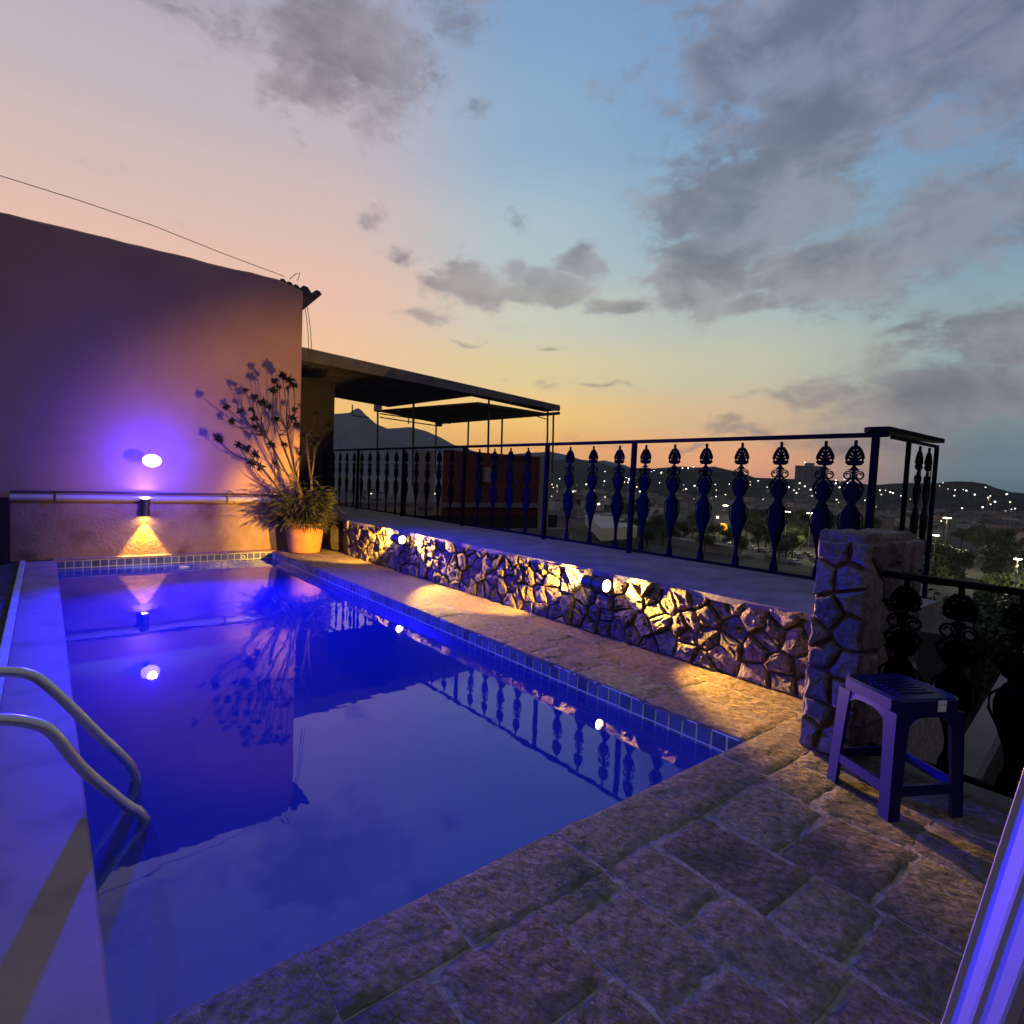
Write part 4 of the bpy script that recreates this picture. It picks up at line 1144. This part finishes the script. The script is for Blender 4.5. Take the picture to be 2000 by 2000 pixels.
for (px, py, dd) in FL:
    v = ray(px, py); k = dd/math.hypot(v.x, v.y); z = CAMH+v.z*k-8.8
    far_light(px, dd, z, rl.uniform(.35, 1.0)*dd/700, *(('tiny town light on the low hill right of the railing', 'town lights right of the railing') if px > 1700 else ('tiny town light around the foot of the grey tower', 'town lights around the tower') if px > 1430 else ('tiny town light among balusters below the dark hill', 'town lights below the dark hill')))

# houses
def house_mesh(w, d_, h, gable):
    b = MB(); b.box(-w/2, w/2, -d_/2, d_/2, -1, h)
    me = b.mesh('wall')
    r = MB()
    if gable:
        o = .4; g_ = h+w*.22
        r.rings([[(-w/2-o, y, h-.05), (w/2+o, y, h-.05), (w/2+o, y, h+.12), (0, y, g_), (-w/2-o, y, h+.12)] for y in (-d_/2-o, d_/2+o)])
    else:
        r.box(-w/2-.15, w/2+.15, -d_/2-.15, d_/2+.15, h+.001, h+.35); r.box(-w*.2, w*.1, -d_*.1, d_*.25, h+.351, h+1.8)
    return me, r.mesh('roof')
protos = []
for (w, d_, h, gb) in ((9, 11, 5.5, 0), (8, 9, 3.6, 1), (12, 10, 8.5, 0), (14, 22, 5., 1), (10, 12, 6.5, 0)):
    protos.append((w, d_, h, house_mesh(w, d_, h, gb)))
wm = MB(); wm.box(-.7, .7, -.05, .05, -.6, .6); wme = wm.mesh('window'); wme.materials.append(MT['litwin'])
def add_house(p, k, rot, label, group, lit, facade):
    w, d_, h, (mw, mr) = protos[k]
    t = thing('town_house', label, 'house', p, rot, group)
    o = link('wall', mw, None, t)
    if not mw.materials: mw.materials.append(None)
    o.material_slots[0].link = 'OBJECT'; o.material_slots[0].material = facade
    o = link('roof', mr, None, t)
    if not mr.materials: mr.materials.append(MT['roof'])
    for q in range(lit):
        sd = rnc.choice((-1, 1))
        link('window', wme, None, t, loc=(rnc.uniform(-w*.35, w*.35), sd*(d_/2+.03), rnc.uniform(1.2, h-1.2)))
placed = []
def free(p, r):
    for q in placed:
        if (p-q).length < r: return False
    for q in lamp_pos:
        if (p-q).length < 9: return False
    placed.append(p); return True
cnt = 0
for k in range(1200):
    px = rnc.uniform(1040, 2040); dist = rnc.uniform(230, 1150)
    off = 21.8/dist*FPX   # pixels under the horizon
    if px > 1690 and dist < 360: continue
    if 1430 < px < 1720 and dist < 440: continue
    if 1220 < px < 1450 and dist < 350: continue
    p = az_d(px, dist)
    z = GZ
    if 1640 < px < 2000 and dist > 950: z = GZ+rnc.uniform(0, 12)*(dist-950)/200
    if not free(p, 15): continue
    p.z = z
    add_house(p, rnc.randrange(5), rnc.choice((0, .4, 1.57, 1.1))+rnc.uniform(-.2, .2), *(('small dim house in the town under the far right hill', 'dim houses under the right hill') if px > 1690 else ('small dim house in the town around the grey tower', 'dim houses around the tower') if px > 1430 else ('small dim house in the town below the lamplit dark hill', 'dim houses below the dark hill')), rnc.choice((0, 0, 1, 1, 2, 3)), rnc.choice((MT['facade'], MT['facade'], MT['facade2'])))
    cnt += 1
    if cnt >= 210: break
for k in range(300):
    px = rnc.uniform(640, 1040); dist = rnc.uniform(120, 600)
    p = az_d(px, dist)
    if not free(p, 15): continue
    add_house(p, rnc.randrange(5), rnc.uniform(0, 3), 'dim house in the valley seen under the canopy', 'dim houses seen under the canopy', rnc.choice((0, 1, 2)), MT['facade'])
    cnt += 1
    if cnt >= 245: break
# near neighbours' roofs right under the railing
def near_roof(name, pts, z0, z1, m_, label, cat):
    b = MB(); b.rings([[(p.x, p.y, z0) for p in pts], [(p.x, p.y, z1) for p in pts]])
    return tag(b.build(name, m_), label, cat)
zr = -9.
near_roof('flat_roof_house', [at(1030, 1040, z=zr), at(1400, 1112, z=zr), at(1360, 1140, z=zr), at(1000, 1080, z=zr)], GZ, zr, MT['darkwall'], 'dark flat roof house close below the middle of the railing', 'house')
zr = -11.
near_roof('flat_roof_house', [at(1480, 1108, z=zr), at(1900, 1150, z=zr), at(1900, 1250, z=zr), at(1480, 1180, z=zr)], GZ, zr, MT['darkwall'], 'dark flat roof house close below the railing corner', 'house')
zr = -13.
near_roof('white_shed', [at(1143, 1006, z=zr), at(1190, 1002, z=zr), at(1245, 1028, z=zr), at(1175, 1032, z=zr)], zr-4, zr, MT['facade'], 'pale sheet metal shed roof beside the street, behind balusters', 'shed')
near_roof('garden_wall', [at(1240, 1038, z=-17.5), at(1450, 1068, z=-17.5), at(1449, 1070, z=-17.5), at(1239, 1040, z=-17.5)], GZ, -17.5, MT['facade2'], 'long pinkish wall along the street below the railing', 'wall')

# tower block and masts
tw = az_d(1577, 1000); tt = thing('apartment_tower', 'broad grey apartment tower standing above the town skyline', 'tower', (tw.x, tw.y, GZ), -YAW-.45)
topz = at(1577, 910, d=1000).z-GZ; wd = 42*1000/FPX
b = MB(); b.box(-wd/2, wd/2, -8, 8, -2, topz); b.build('block', MT['tower'], tt)
b = MB(); b.box(-wd*.16, wd*.2, -5, 5, topz+.001, topz+4.5); b.build('roof_house', MT['tower'], tt)
fl_ = 11
for k in range(fl_):
    z = topz-2.2-k*(topz-10)/fl_
    b = MB(); b.box(-wd/2-.5, wd/2+.5, -8.6, -8.001, z-.55, z+.55); b.build('balcony', MT['towerband'], tt)
for q in (-.3, -.1, .12, .33):
    for k in range(fl_-1):
        z = topz-3.8-k*(topz-10)/fl_
        b = MB(); b.box(wd*q-1.1, wd*q+1.1, -8.12, -8.001, z-.8, z+.8); b.build('window', MT['litwin'] if (k*7+int(q*30)) % 13 == 0 else MT['carglass'], tt)
b = MB(); b.lathe([(.3, 0), (.6, .4), (.3, 1.)], 8, (-wd*.16, 0, topz+4.6)); b.build('beacon', MT['lampwhite'], tt)
for (px, py, w_, lab) in ((1796, 916, 2.6, 'slim grey chimney tower with a light on top'), (1819, 910, .8, 'thin dark mast on the far shore')):
    p = at(px, py, d=1100); t = thing('mast' if w_ < 1 else 'chimney', lab, 'mast' if w_ < 1 else 'chimney', (p.x, p.y, GZ))
    h = p.z-GZ
    b = MB(); b.tube([(0, 0, 0), (0, 0, h*.5), (0, 0, h)], [w_*1.3, w_*1.1, w_], 8); b.build('shaft', MT['tower'] if w_ > 1 else MT['metalpost'], t)
    b = MB(); b.lathe([(w_*.5, 0), (w_*.9, .6), (w_*.4, 1.4)], 8, (0, 0, h)); b.build('beacon' if w_ > 1 else 'tip', MT['lampwhite'] if w_ > 1 else MT['metalpost'], t)

# orange lit tarp stall
p = gp(1412, 1040); t = thing('orange_stall', 'glowing orange tarp stall beside the street', 'stall', (p.x, p.y, GZ), .4)
hw = 2.3
b = MB(); b.add([(-hw*1.3, -hw, 0), (hw*1.3, -hw, 0), (hw*1.3, hw, 0), (-hw*1.3, hw, 0), (-hw*.7, -hw*.5, 4.2), (hw*.7, -hw*.5, 4.2), (hw*.7, hw*.5, 4.4), (-hw*.7, hw*.5, 4.4)], [(0, 1, 5, 4), (1, 2, 6, 5), (2, 3, 7, 6), (3, 0, 4, 7), (4, 5, 6, 7)]); b.build('tarp', MT['orange'], t)
for sx in (-1, 1):
    for sy in (-1, 1):
        b = MB(); b.tube([(sx*hw*1.3, sy*hw, 0), (sx*hw*.72, sy*hw*.52, 4.5)], .06, 5); b.build('pole', MT['pole'], t)

# cars
def car_proto():
    t = thing('car', 'x', 'car')
    b = MB(); prof = [(-2.1, .35), (-2.15, .75), (-1.95, .92), (-1.35, .97), (-.75, 1.42), (.75, 1.45), (1.35, 1.0), (2.0, .92), (2.15, .6), (2.1, .33)]
    b.rings([[(x, y*(.86 if z > 1.2 else 1.), z) for x, z in prof] for y in (-.86, -.8, .8, .86)]); b.build('body', MT['car'], t)
    b = MB()
    for s in (-1, 1):
        b.add([(-1.2, s*.865, 1.0), (1.15, s*.865, 1.03), (.68, s*.79, 1.38), (-.7, s*.79, 1.36)], [(0, 1, 2, 3)])
    b.build('side_glass', MT['carglass'], t)
    b = MB(); b.add([(-1.34, -.7, 1.0), (-1.34, .7, 1.0), (-.8, .66, 1.41), (-.8, -.66, 1.41)], [(0, 1, 2, 3)]); b.v = [(x-.012, y, z+.012) for x, y, z in b.v]; b.build('windscreen', MT['carglass'], t)
    for sx in (-1.3, 1.3):
        for sy in (-.8, .8):
            b = MB(); b.lathe([(.1, -.1), (.31, -.1), (.33, 0), (.31, .1), (.1, .1)], 12); b.v = [(x+sx, z+sy, y+.33) for x, y, z in b.v]; b.build('wheel', MT['tyre'], t)
    return t
cp_ = car_proto()
hl = MB(); hl.box(-.03, .03, -.16, .16, -.09, .09); hle = hl.mesh('headlight'); hle.materials.append(MT['tail']); tle = hle.copy(); tle.materials.clear(); tle.materials.append(MT['red'])
cars = [(1470, 1074), (1492, 1079), (1512, 1078), (1530, 1086), (1545, 1081), (1560, 1090), (1578, 1087), (1592, 1097), (1610, 1096), (1625, 1104), (1642, 1101), (1505, 1091), (1552, 1102), (1605, 1112)]
for i, (px, py) in enumerate(cars):
    p = gp(px, py); p.z = GZ+.07
    o = copy_tree(cp_, p, rnc.uniform(-.25, .25)+.9)
    o['label'] = 'small car parked in the row beside the street behind the balusters'; o['group'] = 'cars parked along the street'
cl = [(1232, 1012, 2.6), (1248, 1016, 2.6), (1271, 1016, 2.4), (1100, 1000, 2.2), (1434, 1063, 2.6), (1060, 1005, 2.2)]
labs = ['car with headlights on, on the street behind the middle railing post', 'second car with headlights on, just right of the middle post', 'car with red tail lights leaving along the street', 'car with lights on under the far balusters', 'car with headlights beside the orange tarp', 'car with lights at the far street bend']
for i, (px, py, rz) in enumerate(cl):
    p = gp(px, py); p.z = GZ+.07
    o = copy_tree(cp_, p, rz); o['label'] = labs[i]
    for sy in (-.6, .6):
        link('headlight', hle if i != 2 else tle, None, o, loc=(2.17, sy, .68)); link('tail_light', tle, None, o, loc=(-2.17, sy, .75))
for c in list(cp_.children): bpy.data.objects.remove(c)
bpy.data.objects.remove(cp_)
# ------------------------------------------------------------------ evening haze over the town
hz = MB(); hz.box(-5000, 7000, -3000, 7000, -25.5, 520)
ho = tag(hz.build('haze', None), kind='stuff')
M = bpy.data.materials.new('haze_air'); M.use_nodes = True
t = M.node_tree; t.nodes.clear()
v = t.nodes.new('ShaderNodeVolumePrincipled'); v.inputs['Density'].default_value = .000042; v.inputs['Color'].default_value = (.82, .86, .95, 1); v.inputs['Anisotropy'].default_value = .2
oo = t.nodes.new('ShaderNodeOutputMaterial'); t.links.new(v.outputs[0], oo.inputs[1]); ho.data.materials.append(M)
bpy.context.view_layer.update()
